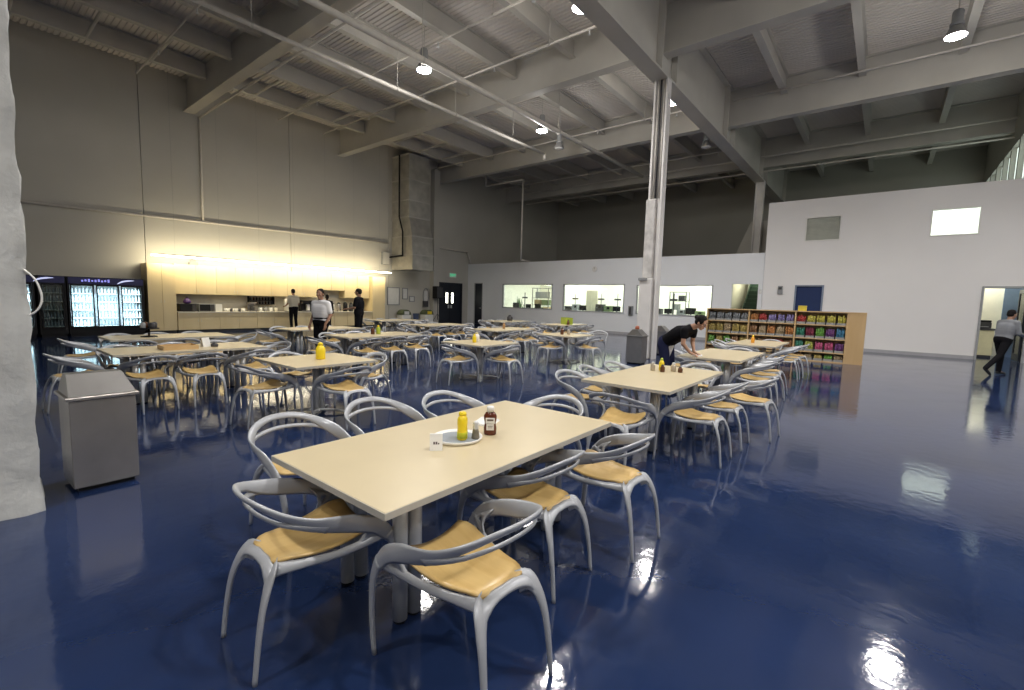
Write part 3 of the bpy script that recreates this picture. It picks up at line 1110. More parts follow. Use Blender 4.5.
# front table: round tray, mustard, ketchup, shaker, card, napkins
t = thing('serving_tray', 'round white tray with grey inside on the front table', 'tray', (1.955, 1.985, ZT))
obj('rim', lathe(NB(), [(.130, 0), (.146, .004), (.153, .020), (.148, .022), (.138, .010), (.130, .008)], 40), M_offwhite, t, True)
obj('inset', lathe(NB(), [(.1305, .0), (.1305, .009), (0, .0095)], 40), mat('grey_tray_mat', (.27, .30, .33), .6), t)
t = bottle('mustard_bottle', 'yellow squeeze mustard bottle on the round tray', [(.038, 0), (.042, .006), (.042, .05), (.039, .075), (.042, .10), (.040, .128), (.029, .144), (.022, .148)], M_yellow,
           [(.024, .1485), (.024, .160), (.018, .168), (0, .170)], M_yellow, (1.955, 1.945, ZT + .0097), sy=.75, rz=.6)
obj('label_panel', lathe(NB(), [(.0428, .012), (.0428, .045), (.0418, .048)], 20, (0, 0, 0), .77), mat('lime_label', (.62, .62, .02), .4), t, True)
t = bottle('ketchup_bottle', 'dark red ketchup bottle with white cap behind the tray', [(.030, 0), (.040, .006), (.041, .045), (.035, .075), (.041, .105), (.041, .125), (.030, .145), (.020, .15)], M_ketchup,
           [(.023, .151), (.024, .178), (.019, .185), (0, .186)], M_offwhite, (2.165, 1.905, ZT), sy=.62, rz=-.85)
bm = NB()
for k, (z0, z1, w) in enumerate(((.035, .075, .024), (.078, .115, .029))):
    box(bm, -w, -.0275, z0, w, -.0235, z1, .001)
lb = obj('label_panel', bm, M_offwhite, t)
bm = NB()
box(bm, -.020, -.0283, .095, .020, -.0276, .106)
box(bm, -.016, -.0283, .060, .016, -.0276, .064)
box(bm, -.014, -.0283, .050, .014, -.0276, .053)
obj('print', bm, mat('label_print', (.12, .09, .07), .5), lb)
t = bottle('pepper_shaker', 'small glass and steel shaker on the round tray', [(.024, 0), (.026, .004), (.020, .045), (.016, .06)], mat('salt_glass', (.20, .18, .14), .15, 0.3), [(.017, .0605), (.019, .066), (.015, .085), (.018, .098), (.008, .108), (0, .109)], M_alu, (2.02, 1.895, ZT + .0097))
t = thing('table_card', 'small white folded card sign left of the round tray', 'card', (1.735, 1.935, ZT), -.75)
bm = NB()
prism(bm, [(-.036, -.03, 0), (-.036, -.026, 0), (-.036, .002, .088), (-.036, 0, .092), (-.036, -.004, .090)], (0, 0, 0), (.072, 0, 0))
obj('front_panel', bm, M_offwhite, t)
bm = NB()
prism(bm, [(-.036, .03, 0), (-.036, .026, 0), (-.036, .001, .086), (-.036, .004, .090)], (0, 0, 0), (.072, 0, 0))
obj('back_panel', bm, M_offwhite, t)
bm = NB()
for a in ((-.030, .072, .030, .076), (-.016, .034, -.006, .048), (-.003, .034, .007, .048), (.010, .034, .018, .042)):
    prism(bm, [(a[0], -.031 + .0295 * a[1] / .09 - .0012, a[1]), (a[0], -.031 + .0295 * a[3] / .09 - .0012, a[3]), (a[2], -.031 + .0295 * a[3] / .09 - .0012, a[3]), (a[2], -.031 + .0295 * a[1] / .09 - .0012, a[1])], (0, 0, 0), (0, .0008, 0))
obj('print', bm, mat('card_print', (.10, .07, .08), .6), t)
bm = NB()
for k in range(5):
    a = .09 * k
    prism(bm, [(-.11, -.06 + .004 * k, .0), (.09, -.085, 0), (.12, .05, 0), (-.04, .085 - .005 * k, 0)], (.003 * k, .002 * k, .0022 * k), (0, 0, .0018))
tag(obj('napkin', bm, M_offwhite, None, loc=(2.345, 2.11, ZT), rz=.5), 'loose white paper napkins behind the ketchup on the front table', 'napkin')


def small_bottle(x, y, m, label, h=.16, r=.03, capm=None, cat='bottle', name='sauce_bottle'):
    t = thing(name, label, cat, (x, y, ZT))
    obj('body', lathe(NB(), [(r * .9, 0), (r, .005), (r, h * .6), (r * .55, h * .8)], 14), m, t, True)
    obj('cap', lathe(NB(), [(r * .6, h * .8 + .0005), (r * .5, h * .93), (0, h)], 12), capm or m, t, True)
    return t


M_brown = mat('brown_sauce', (.10, .035, .012), .25)
M_shk = mat('shaker_glass', (.48, .42, .33), .2, .2)
M_tanb = mat('tan_bottle', (.42, .24, .10), .35)
x, y = POS['second']
small_bottle(x + .42, y + .12, M_yellow, 'yellow bottle in the group on the second right-hand table', .17, .034, M_green)
small_bottle(x + .33, y + .20, M_shk, 'pale shaker left of the yellow bottle on the second right-hand table', .12, .03, M_alu, 'shaker', 'salt_shaker')
small_bottle(x + .30, y + .06, M_brown, 'dark brown bottle nearest the camera on the second right-hand table', .10, .03, M_dark)
small_bottle(x + .47, y - .02, M_shk, 'pale jar right of the yellow bottle on the second right-hand table', .12, .035, M_alu, 'jar', 'sauce_jar')
small_bottle(x + .44, y - .12, M_brown, 'dark bottle at right of the group on the second right-hand table', .08, .03, M_dark)
small_bottle(*[POS['shelf'][0] - .2, POS['shelf'][1] + .1], mat('orange_plastic', (.75, .33, .03), .35), 'orange bottle on the table nearest the snack shelves', .19, .04, M_yellow)
small_bottle(POS['sq1'][0] + .03, POS['sq1'][1] - .02, M_yellow, 'yellow pointed mustard bottle on the square table', .235, .062)
small_bottle(POS['sq2'][0], POS['sq2'][1] + .1, M_offwhite, 'white tub on the middle square table', .2, .06, mat('cream_lid', (.72, .62, .36), .4), 'tub', 'napkin_holder')
small_bottle(POS['sq2'][0] - .15, POS['sq2'][1] + .02, M_yellow, 'yellow bottle on the middle square table', .18, .04)
small_bottle(POS['sq3'][0] - .1, POS['sq3'][1] + .05, M_brown, 'brown bottle on the square table near the column bin', .2, .045, M_dark)
small_bottle(POS['sq3'][0] + .06, POS['sq3'][1] - .05, M_shk, 'pale shaker on the square table near the column bin', .15, .04, M_alu, 'shaker', 'salt_shaker')
small_bottle(POS['l2'][0] + .1, POS['l2'][1] + .02, M_green, 'lime bottle on the table right of the white-shirted person', .21, .05, M_yellow)
small_bottle(POS['l2'][0] - .05, POS['l2'][1] + .02, M_brown, 'brown bottle on the table right of the white-shirted person', .18, .045, M_dark)
small_bottle(POS['l3'][0], POS['l3'][1], M_tanb, 'tan bottle on the table before the farthest lab window', .2, .04)
small_bottle(POS['n2'][0] + .2, POS['n2'][1], M_dark, 'dark container on the far table by the lab windows', .26, .12, M_dark, 'container', 'napkin_dispenser')
x, y = POS['n1']
t = thing('snack_box', 'open lime green box standing on a far table before the lab windows', 'box', (x + .05, y - .12, ZT), .9)
bm = NB()
box(bm, -.3, -.14, 0, .3, .14, .02)
for a in ((-.3, -.14, .3, -.125), (-.3, .125, .3, .14), (-.3, -.125, -.285, .125), (.285, -.125, .3, .125)):
    box(bm, a[0], a[1], .02, a[2], a[3], .26)
obj('carton', bm, M_green, t)
obj('packets', B(-.26, -.11, .021, .26, .11, .2, .02), mat('yellow_packets', (.55, .5, .1), .5, var=.3, scale=20), t)
small_bottle(x - .25, y - .38, M_brown, 'brown bottle beside the lime green box', .2, .05, M_dark)
# wooden tray and card on the table behind the bin
x, y = POS['l1']
t = thing('wooden_tray', 'shallow tan wooden tray on the table behind the stainless bin', 'tray', (x - .15, y - .12, ZT), 0)
bm = NB()
box(bm, -.22, -.16, 0, .22, .16, .012)
obj('bottom', bm, M_shelf, t)
bm = NB()
for a in ((-.22, -.16, .22, -.148), (-.22, .148, .22, .16), (-.22, -.148, -.208, .148), (.208, -.148, .22, .148)):
    box(bm, a[0], a[1], .0125, a[2], a[3], .06)
obj('sides', bm, M_shelf, t)
t = thing('table_card', 'small white card sign right of the wooden tray', 'card', (x + .24, y - .02, ZT), .3)
bm = NB()
prism(bm, [(-.06, -.04, 0), (-.06, -.034, 0), (-.06, .003, .14), (-.06, -.003, .145)], (0, 0, 0), (.12, 0, 0))
obj('front_panel', bm, M_offwhite, t)
bm = NB()
prism(bm, [(-.06, .04, 0), (-.06, .034, 0), (-.06, .004, .14), (-.06, .007, .143)], (0, 0, 0), (.12, 0, 0))
obj('back_panel', bm, M_offwhite, t)
small_bottle(x + .34, y - .10, M_dark, 'dark shaker beside the small white card', .07, .05, M_dark, 'shaker', 'pepper_shaker')
# caddy on the cooler table
x, y = POS['m1']
t = thing('condiment_stand', 'black wire stand of condiments on the table nearest the coolers', 'stand', (x - .35, y - .1, ZT))
bm = NB()
lathe(bm, [(.13, 0), (.13, .015), (.02, .02), (.015, .26), (0, .27)], 16)
obj('base', bm, M_black, t, True)
obj('shelf', lathe(NB(), [(.0165, .15), (.16, .15), (.16, .165), (.0165, .166)], 18), M_black, t)
for k in range(4):
    a = k * PI / 2 + .3
    obj('jar', lathe(NB(), [(.04, .1665), (.045, .18), (.045, .25), (.03, .27), (0, .275)], 12, (.1 * math.cos(a), .1 * math.sin(a), 0)), [M_dark, M_brown, M_grey, M_dark][k], t, True)

# ------------------------------------------------------------------ waste bins
def waste_bin(x, y, rz, label, m, ml):
    t = thing('waste_bin', label, 'bin', (x, y, 0), rz, 'stainless waste bins')
    w, d = .205, .215
    obj('body', B(-w, -d, .035, w, d, .735, .008), m, t)
    obj('plinth', B(-w + .03, -d + .03, 0, w - .03, d - .03, .035), M_black, t)
    bm = B(-w - .022, -d - .022, .736, w + .022, d + .022, .765, .008)
    lid = obj('lid_rim', bm, m, t)
    bm = NB()
    a = [bm.verts.new(p) for p in ((-w, -d, .766), (w, -d, .766), (w, d, .766), (-w, d, .766))]
    b = [bm.verts.new(p) for p in ((-w + .015, -d + .15, .925), (w - .055, -d + .15, .925), (w - .055, d - .15, .925), (-w + .015, d - .15, .925))]
    bm.faces.new(b)
    bm.faces.new(a[::-1])
    for i in range(4):
        j = (i + 1) % 4
        bm.faces.new((a[i], a[j], b[j], b[i]))
    obj('lid_hood', bm, ml, t)
    bm = NB()
    q = [Vector((w - .002, -d + .03, .775)), Vector((w - .002, d - .03, .775)), Vector((w - .052, d - .16, .915)), Vector((w - .052, -d + .16, .915))]
    nrm = Vector((.16, 0, .05)).normalized() * .006
    v0 = [bm.verts.new(p + nrm * .2) for p in q]
    v1 = [bm.verts.new(p + nrm) for p in q]
    bm.faces.new(v1)
    bm.faces.new(v0[::-1])
    for i in range(4):
        j = (i + 1) % 4
        bm.faces.new((v0[i], v0[j], v1[j], v1[i]))
    obj('swing_flap', bm, mat('flap_steel', (.25, .245, .24), .35, .8), t)
    return t


waste_bin(.765, 5.015, 0.02, 'large brushed steel waste bin beside the plastered pier', M_ss, M_ssd)
M_gbin = mat('grey_bin_steel', (.26, .26, .265), .4, .6)
waste_bin(11.72, 5.12, .05, 'grey steel waste bin standing left of the white column', M_gbin, M_ssd)
waste_bin(14.55, 5.55, .05, 'grey steel waste bin half hidden behind the white column', M_gbin, M_ssd)
small = lathe(NB(), [(.05, 0), (.06, .02), (.05, .08), (0, .1)], 12, (0, 0, 0))
tag(obj('paper_cup', small, mat('red_brown_cup', (.35, .1, .05), .5), None, True, loc=(11.70, 5.12, .9255)), 'reddish cup left on top of the grey bin by the column', 'cup')

# ------------------------------------------------------------------ snack shelves
SX, SD = 16.7, .45
t = thing('bookcase', 'long low birch bookcase full of bright snack packets', 'bookcase', (SX, 0, 0))
ZS = [.03, .30, .71, 1.13]
obj('back_panel', B(SD - .02, .42, .05, SD, 4.75, 1.50), M_shelf, t)
for yd in (.80, 2.12, 3.44, 4.75):
    obj('divider', B(0, yd, 0, SD - .02, yd + .04, 1.50), M_shelf, t)
obj('top_board', B(-.01, .39, 1.50, SD, 4.80, 1.53), M_shelf, t)
obj('end_panel', B(0, .39, 0, SD - .02, .799, 1.50), M_shelf, t)
for b0, b1 in ((.84, 2.12), (2.16, 3.44), (3.48, 4.75)):
    for z in ZS:
        obj('shelf', B(.012, b0, z - .03, SD - .02, b1, z), M_shelf, t)


def pk(name, c):
    g_ = sum(c) / 3
    return mat('packet_' + name, tuple(1.05 * (.82 * v + .18 * g_) for v in c), .45, var=.75, scale=34)


PK = {'red': (.48, .03, .025), 'yellow': (.72, .52, .03), 'teal': (.03, .25, .16), 'maroon': (.26, .02, .06), 'green': (.16, .42, .05), 'purple': (.17, .04, .22), 'blue': (.04, .24, .42),
      'pink': (.62, .07, .22), 'lime': (.42, .46, .04), 'orange': (.55, .22, .04), 'violet': (.27, .22, .5), 'brown': (.32, .16, .06), 'grey': (.24, .26, .28), 'gold': (.48, .36, .07), 'tan': (.45, .33, .17)}
ROWS = {2: [['red', 'yellow', 'yellow', 'yellow', 'yellow'], ['teal', 'maroon', 'green', 'purple', 'blue'], ['teal', 'lime', 'pink', 'pink', 'purple'], ['brown', 'tan', 'gold', 'green', 'tan']],
        1: [['orange', 'red', 'violet', 'violet', 'violet'], ['brown', 'tan', 'orange', 'tan', 'orange'], ['tan', 'brown', 'orange', 'red', 'brown'], ['brown', 'gold', 'tan', 'brown', 'tan']],
        0: [['grey', 'grey', 'grey', 'grey', 'grey'], ['gold', 'gold', 'tan', 'gold', 'gold'], ['green', 'gold', 'green', 'brown', 'gold'], ['brown', 'green', 'tan', 'brown', 'tan']]}
BAY = [(3.48, 4.75, 'left'), (2.16, 3.44, 'middle'), (.84, 2.12, 'right')]
TIER = ['top', 'second', 'third', 'bottom']
PLACE = ['leftmost', 'second from left', 'central', 'second from right', 'rightmost']
TOPS = [.305, .35, .34, .205]
bin_mesh = None
M_clear = mat('clear_bin_plastic', (.34, .34, .33), .2)
for si, (b0, b1, sn) in enumerate(BAY):
    for ri in range(4):
        z = ZS[3 - ri]
        for k in range(5):
            wv = (b1 - b0) / 5
            yc = b1 - wv * (k + .5)
            t = thing('snack_bin', '%s snack packets, %s bin, %s shelf, %s bay of bookcase' % (ROWS[si][ri][k], PLACE[k], TIER[ri], sn), 'bin', (SX + .03, yc, z + .0005), 0, 'snack bins on the bookcase')
            if bin_mesh is None:
                bm = NB()
                w = wv / 2 - .012
                box(bm, 0, -w, 0, .36, w, .008)
                box(bm, 0, -w, .008, .008, w, .07)
                box(bm, .352, -w, .008, .36, w, .15)
                for s in (-1, 1):
                    prism(bm, [(0, 0, .008), (.36, 0, .008), (.36, 0, .15), (0, 0, .07)], (0, s * w - (.006 if s > 0 else 0), 0), (0, .006, 0))
                o = obj('tray', bm, M_clear, t)
                bin_mesh = o.data
            else:
                o = bpy.data.objects.new('tray', bin_mesh)
                COL.objects.link(o)
                o.parent = t
            bm = NB()
            hmax = TOPS[ri]
            rr = random.Random(si * 100 + ri * 10 + k)
            for q in range(5):
                yy = -w + .03 + rr.random() * .02 + q * (2 * w - .075) / 4
                hh = hmax * rr.uniform(.78, .97)
                x0 = .014 + rr.uniform(0, .03)
                sweep(bm, [(x0 + .06, yy, .010), (x0 + .06 + rr.uniform(-.02, .02), yy, hh * .5), (x0 + .06 + rr.uniform(-.02, .04), yy + rr.uniform(-.008, .008), hh)], [.04, .05, .036], [.05, .10, .012], (1, 0, 0), 8, 3)
                sweep(bm, [(x0 + .20, yy, .010), (x0 + .20, yy, hh * .5), (x0 + .2 + rr.uniform(-.02, .04), yy, hh * .99)], [.04, .05, .036], [.05, .12, .012], (1, 0, 0), 6, 2)
            o = obj('packets', bm, pk(ROWS[si][ri][k], PK[ROWS[si][ri][k]]), t)
            o['kind'] = 'stuff'
t = thing('sticky_sign', 'small yellow box on top of the bookcase before the blue door', 'box', (16.9, 2.0, 1.5305), 0)
obj('carton', B(-.07, -.11, 0, .07, .11, .15, .004), mat('yellow_card', (.62, .52, .06), .5), t)
obj('flap', B(-.075, -.112, .1505, .075, .112, .16), mat('yellow_card_light', (.7, .62, .15), .5), t)

# ------------------------------------------------------------------ kitchenette on the left wall
CF = 21.2                        # cabinet front


def cabinet(name, x0, x1, y0, z0, z1, ndoor, label, group, toe=0.0, drawer=False, handles='low'):
    t = thing(name, label, 'cabinet', (x0, y0, 0), 0, group)
    w = x1 - x0
    d = YL - .001 - y0
    obj('body', B(.002, .02, z0 + toe, w - .002, d, z1), M_maple, t)
    if toe:
        obj('plinth', B(.01, .08, z0, w - .01, d, z0 + toe - .001), M_dark, t)
    dz1 = z1
    if drawer:
        for k in range(ndoor):
            a, b = w * k / ndoor + .006, w * (k + 1) / ndoor - .006
            dr = obj('drawer', B(a, 0, z1 - .16, b, .019, z1 - .006, .002), M_maple, t)
            bm = NB()
            tube(bm, ((a + b) / 2 - .06, -.025, z1 - .08), ((a + b) / 2 + .06, -.025, z1 - .08), .006, 8)
            obj('handle', bm, M_alu, dr)
        dz1 = z1 - .165
    for k in range(ndoor):
        a, b = w * k / ndoor + .006, w * (k + 1) / ndoor - .006
        dd = obj('door', B(a, 0, z0 + toe + .006, b, .019, dz1 - .006, .002), M_maple, t)
        hx = b - .05 if k % 2 == 0 else a + .05
        hz = z0 + .08 if handles == 'low' else (dz1 - .2 if handles == 'high' else 1.15)
        bm = NB()
        tube(bm, (hx, -.025, hz), (hx, -.025, hz + .12), .006, 8)
        obj('handle', bm, M_alu, dd)
    return t


cabinet('tall_cabinet', 4.80, 5.68, CF, 0, 2.62, 2, 'tall maple cabinet right of the black coolers', 'tall cabinets', .1, handles='mid')
cabinet('tall_cabinet', 14.40, 15.2, CF, 0, 2.66, 1, 'tall maple cabinet at the right end of the counter', 'tall cabinets', .1, handles='mid')
nu_ = 6
names6 = ['first from the coolers', 'second from the coolers', 'third from the coolers', 'fourth from the coolers', 'raised, over the coffee machines', 'last before the right tall cabinet']
names6b = ['first from the coolers', 'second from the coolers', 'third from the coolers', 'fourth from the coolers', 'fifth from the coolers', 'last before the right tall cabinet']
for k in range(nu_):
    a, b = 5.70 + k * 8.68 / nu_, 5.70 + (k + 1) * 8.68 / nu_
    cabinet('wall_cabinet', a, b, CF + .25, 1.50 if k != 4 else 1.86, 2.66, 2, 'two-door maple wall cabinet, ' + names6[k], 'wall cabinets', 0)
    cabinet('base_cabinet', a, b, CF, 0, .775, 2, 'maple base cabinet under the counter, ' + names6b[k], 'base cabinets', .1, True, 'high')
t = tag(obj('worktop', B(5.69, CF - .03, .7755, 14.39, YL - .002, .815, .004), M_counter), 'long pale worktop of the kitchenette along the left wall', 'worktop')
struct('trim_1', B(5.69, YL - .02, .816, 14.39, YL, 1.49), M_splash)

# cove light: hung strip above the cabinets
for k in range(7):
    a = 4.85 + k * 1.5
    t = thing('strip_light', 'glowing tube light above the cabinets, ' + ['first from the coolers', 'second from the coolers', 'third from the coolers', 'middle of the row', 'third from the duct', 'second from the duct', 'nearest the duct'][k], 'light', (a, 20.85, 2.90), 0, 'tube lights above the cabinets')
    obj('housing', B(0, -.05, .03, 1.48, .05, .07), M_offwhite, t)
    bm = NB()
    tube(bm, (.02, 0, 0), (1.46, 0, 0), .028, 10)
    obj('tube', bm, M_tube, t, True)
    bm = NB()
    tube(bm, (.75, 0, .07), (.75, 0, 7.0), .0025, 6)
    obj('hanger_wire', bm, M_grey, t)
    lamp('strip_glow', 'AREA', (a + .74, 20.88, 2.84), COVE_W, (1, .86, .56), 1.4, .1, (math.radians(42), 0, 0))
    lamp('strip_glow_up', 'AREA', (a + .74, 20.9, 3.0), COVE_W * .8, (1, .86, .58), 1.4, .1, (math.radians(120), 0, 0))
t = thing('vent_box', 'pair of small grey vents on the wall above the tube lights', 'vent', (6.5, YL - .06, 2.86))
obj('upper_vent', B(-.16, -.06, .06, .16, .06, .2, .01), M_grey, t)
obj('lower_vent', B(-.16, -.06, -.2, .16, .06, -.06, .01), M_grey, t)
obj('backplate', B(-.1, .02, -.06, .1, .06, .06), M_grey, t)

# things on the counter
ZC = .8153


def counter(name, label, cat, x, y=21.55):
    return thing(name, label, cat, (x, y, ZC))


M_navy = mat('purple_plastic', (.10, .05, .2), .4)
for x0, m_, lb in ((6.1, M_black, 'black microwave at the left end of the counter'), (6.75, M_grey, 'grey microwave right of the black one')):
    t = counter('microwave', lb, 'microwave', x0)
    obj('body', B(-.28, -.2, .01, .28, .2, .31, .01), m_, t)
    obj('door', B(-.265, -.215, .03, .12, -.201, .29, .004), M_black, t)
    obj('control_panel', B(.135, -.212, .03, .265, -.201, .29, .003), M_dark, t)
    obj('feet', B(-.24, -.17, 0, .24, .17, .01), M_black, t)
t = thing('fruit_bag', 'purple bag lying on top of the black microwave', 'bag', (6.12, 21.55, ZC + .311))
obj('body', lathe(NB(), [(.05, 0), (.13, .03), (.14, .1), (.08, .18), (.03, .22)], 12), M_navy, t, True)
obj('tie', lathe(NB(), [(.03, .221), (.035, .235), (.045, .26), (0, .261)], 10), M_dark, t, True)
t = counter('paper_stack', 'white box of filters right of the microwaves', 'box', 7.2)
obj('carton', B(-.12, -.12, 0, .12, .12, .30, .005), M_offwhite, t)
obj('flap', B(-.12, -.121, .3005, .12, .121, .312), mat('card_edge', (.7, .68, .6), .6), t)
M_mugs = [M_offwhite, M_offwhite, M_grey, M_offwhite]
for r_ in range(2):
    for k in range(5):
        t = counter('mug', 'mug in the %s row beside the coffee brewer, %s' % (('front', 'back')[r_], ['leftmost', 'second from left', 'central', 'second from right', 'rightmost'][k]), 'mug', 7.5 + k * .16, 21.42 + r_ * .22)
        t['group'] = 'mugs on the counter'
        obj('body', lathe(NB(), [(.045, 0), (.052, .01), (.055, .13), (.048, .13), (.044, .02), (0, .018)], 14), [M_offwhite, M_dark][(k + r_) % 2] if k % 2 else M_offwhite, t, True)
        bm = NB()
        sweep(bm, [(.052, 0, .105), (.088, 0, .095), (.09, 0, .05), (.053, 0, .035)], .014, .01, (0, 1, 0), 6, 3)
        obj('handle', bm, M_offwhite, t, True)
t = counter('coffee_brewer', 'silver coffee brewer left of the dark bottle rack', 'coffee maker', 8.52)
obj('base', B(-.14, -.16, 0, .14, .18, .05, .008), M_ss, t)
obj('tower', B(-.14, .02, .051, .14, .18, .32, .008), M_ss, t)
obj('head', B(-.15, -.16, .321, .15, .19, .40, .01), M_ss, t)
obj('carafe', lathe(NB(), [(.07, .052), (.09, .07), (.09, .16), (.05, .22), (.055, .24)], 16, (0, -.07, 0)), M_dark, t, True)
# wall rack of dark bottles
t = thing('bottle_rack', 'black two-tier wall rack of syrup bottles over the counter', 'rack', (9.05, YL - .03, 1.12))
obj('shelf', B(-.52, -.2, 0, .52, 0, .02), M_black, t)
obj('shelf', B(-.52, -.2, .17, .52, 0, .19), M_black, t)
obj('side', B(-.54, -.2, 0, -.52, 0, .36), M_black, t)
obj('side', B(.52, -.2, 0, .54, 0, .36), M_black, t)
for r_ in range(2):
    for k in range(8):
        b = tag(obj('syrup_bottle', lathe(NB(), [(.035, 0), (.038, .01), (.038, .08), (.016, .11), (.016, .14), (0, .142)], 10), [M_black, M_dark, M_brown][(k + r_) % 3], None, True, loc=(9.05 - .44 + .126 * k, YL - .13, 1.12 + .0205 + .17 * r_)),
                'dark syrup bottle on the %s tier of the wall rack' % ('lower', 'upper')[r_], 'bottle', 'syrup bottles, %s tier' % ('lower', 'upper')[r_])
for k, x in enumerate((8.9, 9.12, 9.34, 9.56)):
    t = counter('canister', 'canister under the wall rack, ' + ['leftmost of four', 'second from left', 'third from left', 'rightmost of four'][k], 'canister', x, 21.6)
    t['group'] = 'canisters on the counter'
    obj('body', lathe(NB(), [(.07, 0), (.075, .008), (.075, .18)], 14), [M_offwhite, M_grey, M_offwhite, M_counter][k], t, True)
    obj('lid', lathe(NB(), [(.078, .1805), (.078, .205), (.015, .21), (.015, .23), (0, .231)], 14), M_dark, t, True)
t = counter('paper_towel_holder', 'tall white paper towel roll standing on the counter', 'paper towel', 10.0, 21.45)
obj('base', lathe(NB(), [(.1, 0), (.1, .02)], 18), M_dark, t)
obj('roll', lathe(NB(), [(.095, .0205), (.095, .58), (.02, .58)], 18), M_offwhite, t, True)
obj('post', lathe(NB(), [(.012, .581), (.012, .66), (0, .67)], 8), M_alu, t)
t = counter('coffee_machine', 'big black coffee machine on the counter behind the beige-shirted person', 'coffee maker', 10.98)
obj('body', B(-.28, -.05, 0, .28, .25, .52, .02), M_black, t)
obj('head', B(-.28, -.25, .36, .28, -.051, .52, .02), M_black, t)
obj('drip_tray', B(-.26, -.25, 0, .26, -.051, .05, .008), M_dark, t)
obj('cup_column', B(-.06, -.2, .051, .06, -.06, .34), M_offwhite, t)
for k, (x, h) in enumerate(((12.3, .44), (12.66, .46), (13.02, .50), (13.35, .46))):
    t = counter('coffee_urn', 'coffee urn on the right of the counter, ' + ['leftmost of four', 'second from left', 'third from left', 'rightmost of four'][k], 'urn', x)
    t['group'] = 'coffee urns on the counter'
    obj('body', lathe(NB(), [(.09, 0), (.11, .02), (.11, h * .75), (.09, h * .82)], 16), [M_offwhite, M_ss, M_black, M_dark][k], t, True)
    obj('lid', lathe(NB(), [(.095, h * .8205), (.09, h * .9), (.03, h * .94), (.03, h), (0, h)], 16), M_black, t, True)
    bm = NB()
    tube(bm, (0, -.1, .12), (0, -.17, .12), .016, 8)
    tube(bm, (0, -.16, .135), (0, -.16, .075), .013, 8)
    obj('spigot', bm, M_black, t)

# ------------------------------------------------------------------ drinks coolers
M_cool = mat('cooler_lining', (.72, .80, .84), .5, var=.03)
M_coolL = mat('cooler_light', (1, 1, 1), .4, emit=(.78, .92, 1.0), estr=5.0)
M_hdr = mat('cooler_header_blue', (.008, .009, .04), .35, emit=(.10, .11, .62), estr=.03)
M_bottle = [mat('water_bottle', (.52, .64, .70), .2), mat('cola_bottle', (.16, .20, .24), .2), mat('tea_bottle', (.34, .42, .44), .2)]


def cooler(x0, doors, label, lit, key):
    """x0 left; doors: list of widths"""
    wt = sum(doors) + .06 * (len(doors) + 1)
    fy, by = CF - .1, YL - .02
    t = thing('drinks_cooler', label, 'fridge', (x0, fy, 0))
    d = by - fy
    bm = NB()
    box(bm, 0, .06, .08, .05, d, 2.0)
    box(bm, wt - .05, .06, .08, wt, d, 2.0)
    box(bm, .05, d - .03, .08, wt - .05, d, 2.0)
    box(bm, .05, .06, .08, wt - .05, d - .03, .32)
    box(bm, .05, .06, 1.74, wt - .05, d - .03, 2.0)
    obj('cabinet', bm, M_black, t)
    obj('plinth', B(.03, .1, 0, wt - .03, d - .03, .08), M_black, t)
    obj('liner', B(.051, d - .04, .321, wt - .051, d - .031, 1.739), M_cool if lit else M_grey, t)
    h = obj('header', B(.03, .03, 1.77, wt - .03, .059, 1.98), M_hdr, t)
    bm = NB()
    sweep(bm, [(wt - .75, .022, 1.80), (wt - .62, .022, 1.88), (wt - .45, .022, 1.92), (wt - .28, .022, 1.93)], [.02, .05, .05, .01], .01, (0, 1, 0), 6, 4)
    obj('header_swoosh', bm, mat('header_white', (.7, .75, .95), .4, emit=(.6, .65, 1), estr=.8), h)
    bm = NB()
    if len(doors) > 1:
        for k in range(9):
            box(bm, .35 + k * .085, .020, 1.84 + .012 * (k % 2), .35 + k * .085 + .05, .028, 1.90 + .018 * ((k * 7) % 3))
    if len(doors) > 1:
        o = obj('header_writing', bm, mat('header_violet', (.4, .4, .9), .4, emit=(.3, .3, 1), estr=.7), h)
        o['kind'] = 'stuff'
    else:
        bm.free()
    x = .06
    for k, w in enumerate(doors):
        bm = NB()
        for a in ((0, .28, .035, 1.75), (w - .035, .28, w, 1.75)):
            box(bm, x + a[0], 0, a[1], x + a[2], .05, a[3])
        box(bm, x + .035, 0, .28, x + w - .035, .05, .325)
        box(bm, x + .035, 0, 1.70, x + w - .035, .05, 1.75)
        dd = obj('door', bm, M_black, t)
        obj('pane', B(x + .035, .02, .325, x + w - .035, .026, 1.70), M_glass, dd)
        bm = NB()
        tube(bm, (x + .02, -.03, .8), (x + .02, -.03, 1.3), .012, 8)
        obj('handle', bm, M_dark, dd)
        bm = NB()
        box(bm, x + .01, .08, .33, x + .03, .11, 1.70)
        if lit:
            obj('light_tube', bm, M_coolL, t)
        else:
            bm.free()
        for s_ in range(5):
            z = .325 + s_ * .277
            obj('shelf', B(x + .02, .12, z, x + w - .02, d - .045, z + .012), M_cool, t)
            nb = 6
            for q in range(nb):
                h_ = .19 + .02 * ((q + s_) % 3)
                tag(obj('drink_bottle', lathe(NB(), [(.028, 0), (.03, .006), (.03, h_ * .6), (.012, h_ * .82), (.013, h_), (0, h_)], 8), M_bottle[(s_ + k) % 3] if lit else M_bottle[1], None, True,
                        loc=(x0 + x + .07 + q * (w - .14) / (nb - 1), fy + .17, z + .0125)),
                    'drink bottle on the %s shelf behind %s' % (['bottom', 'fourth', 'third', 'second', 'top'][s_], key[k]), 'bottle', 'bottles, %s, shelf %s' % (key[k], 'abcde'[s_]))
        if lit:
            lamp('cooler_glow', 'AREA', (x0 + x + w / 2, fy + .07, 1.0), 17, (.80, .92, 1), w - .1, 1.3, (math.radians(90), 0, 0))
        x += w + .06
    return t


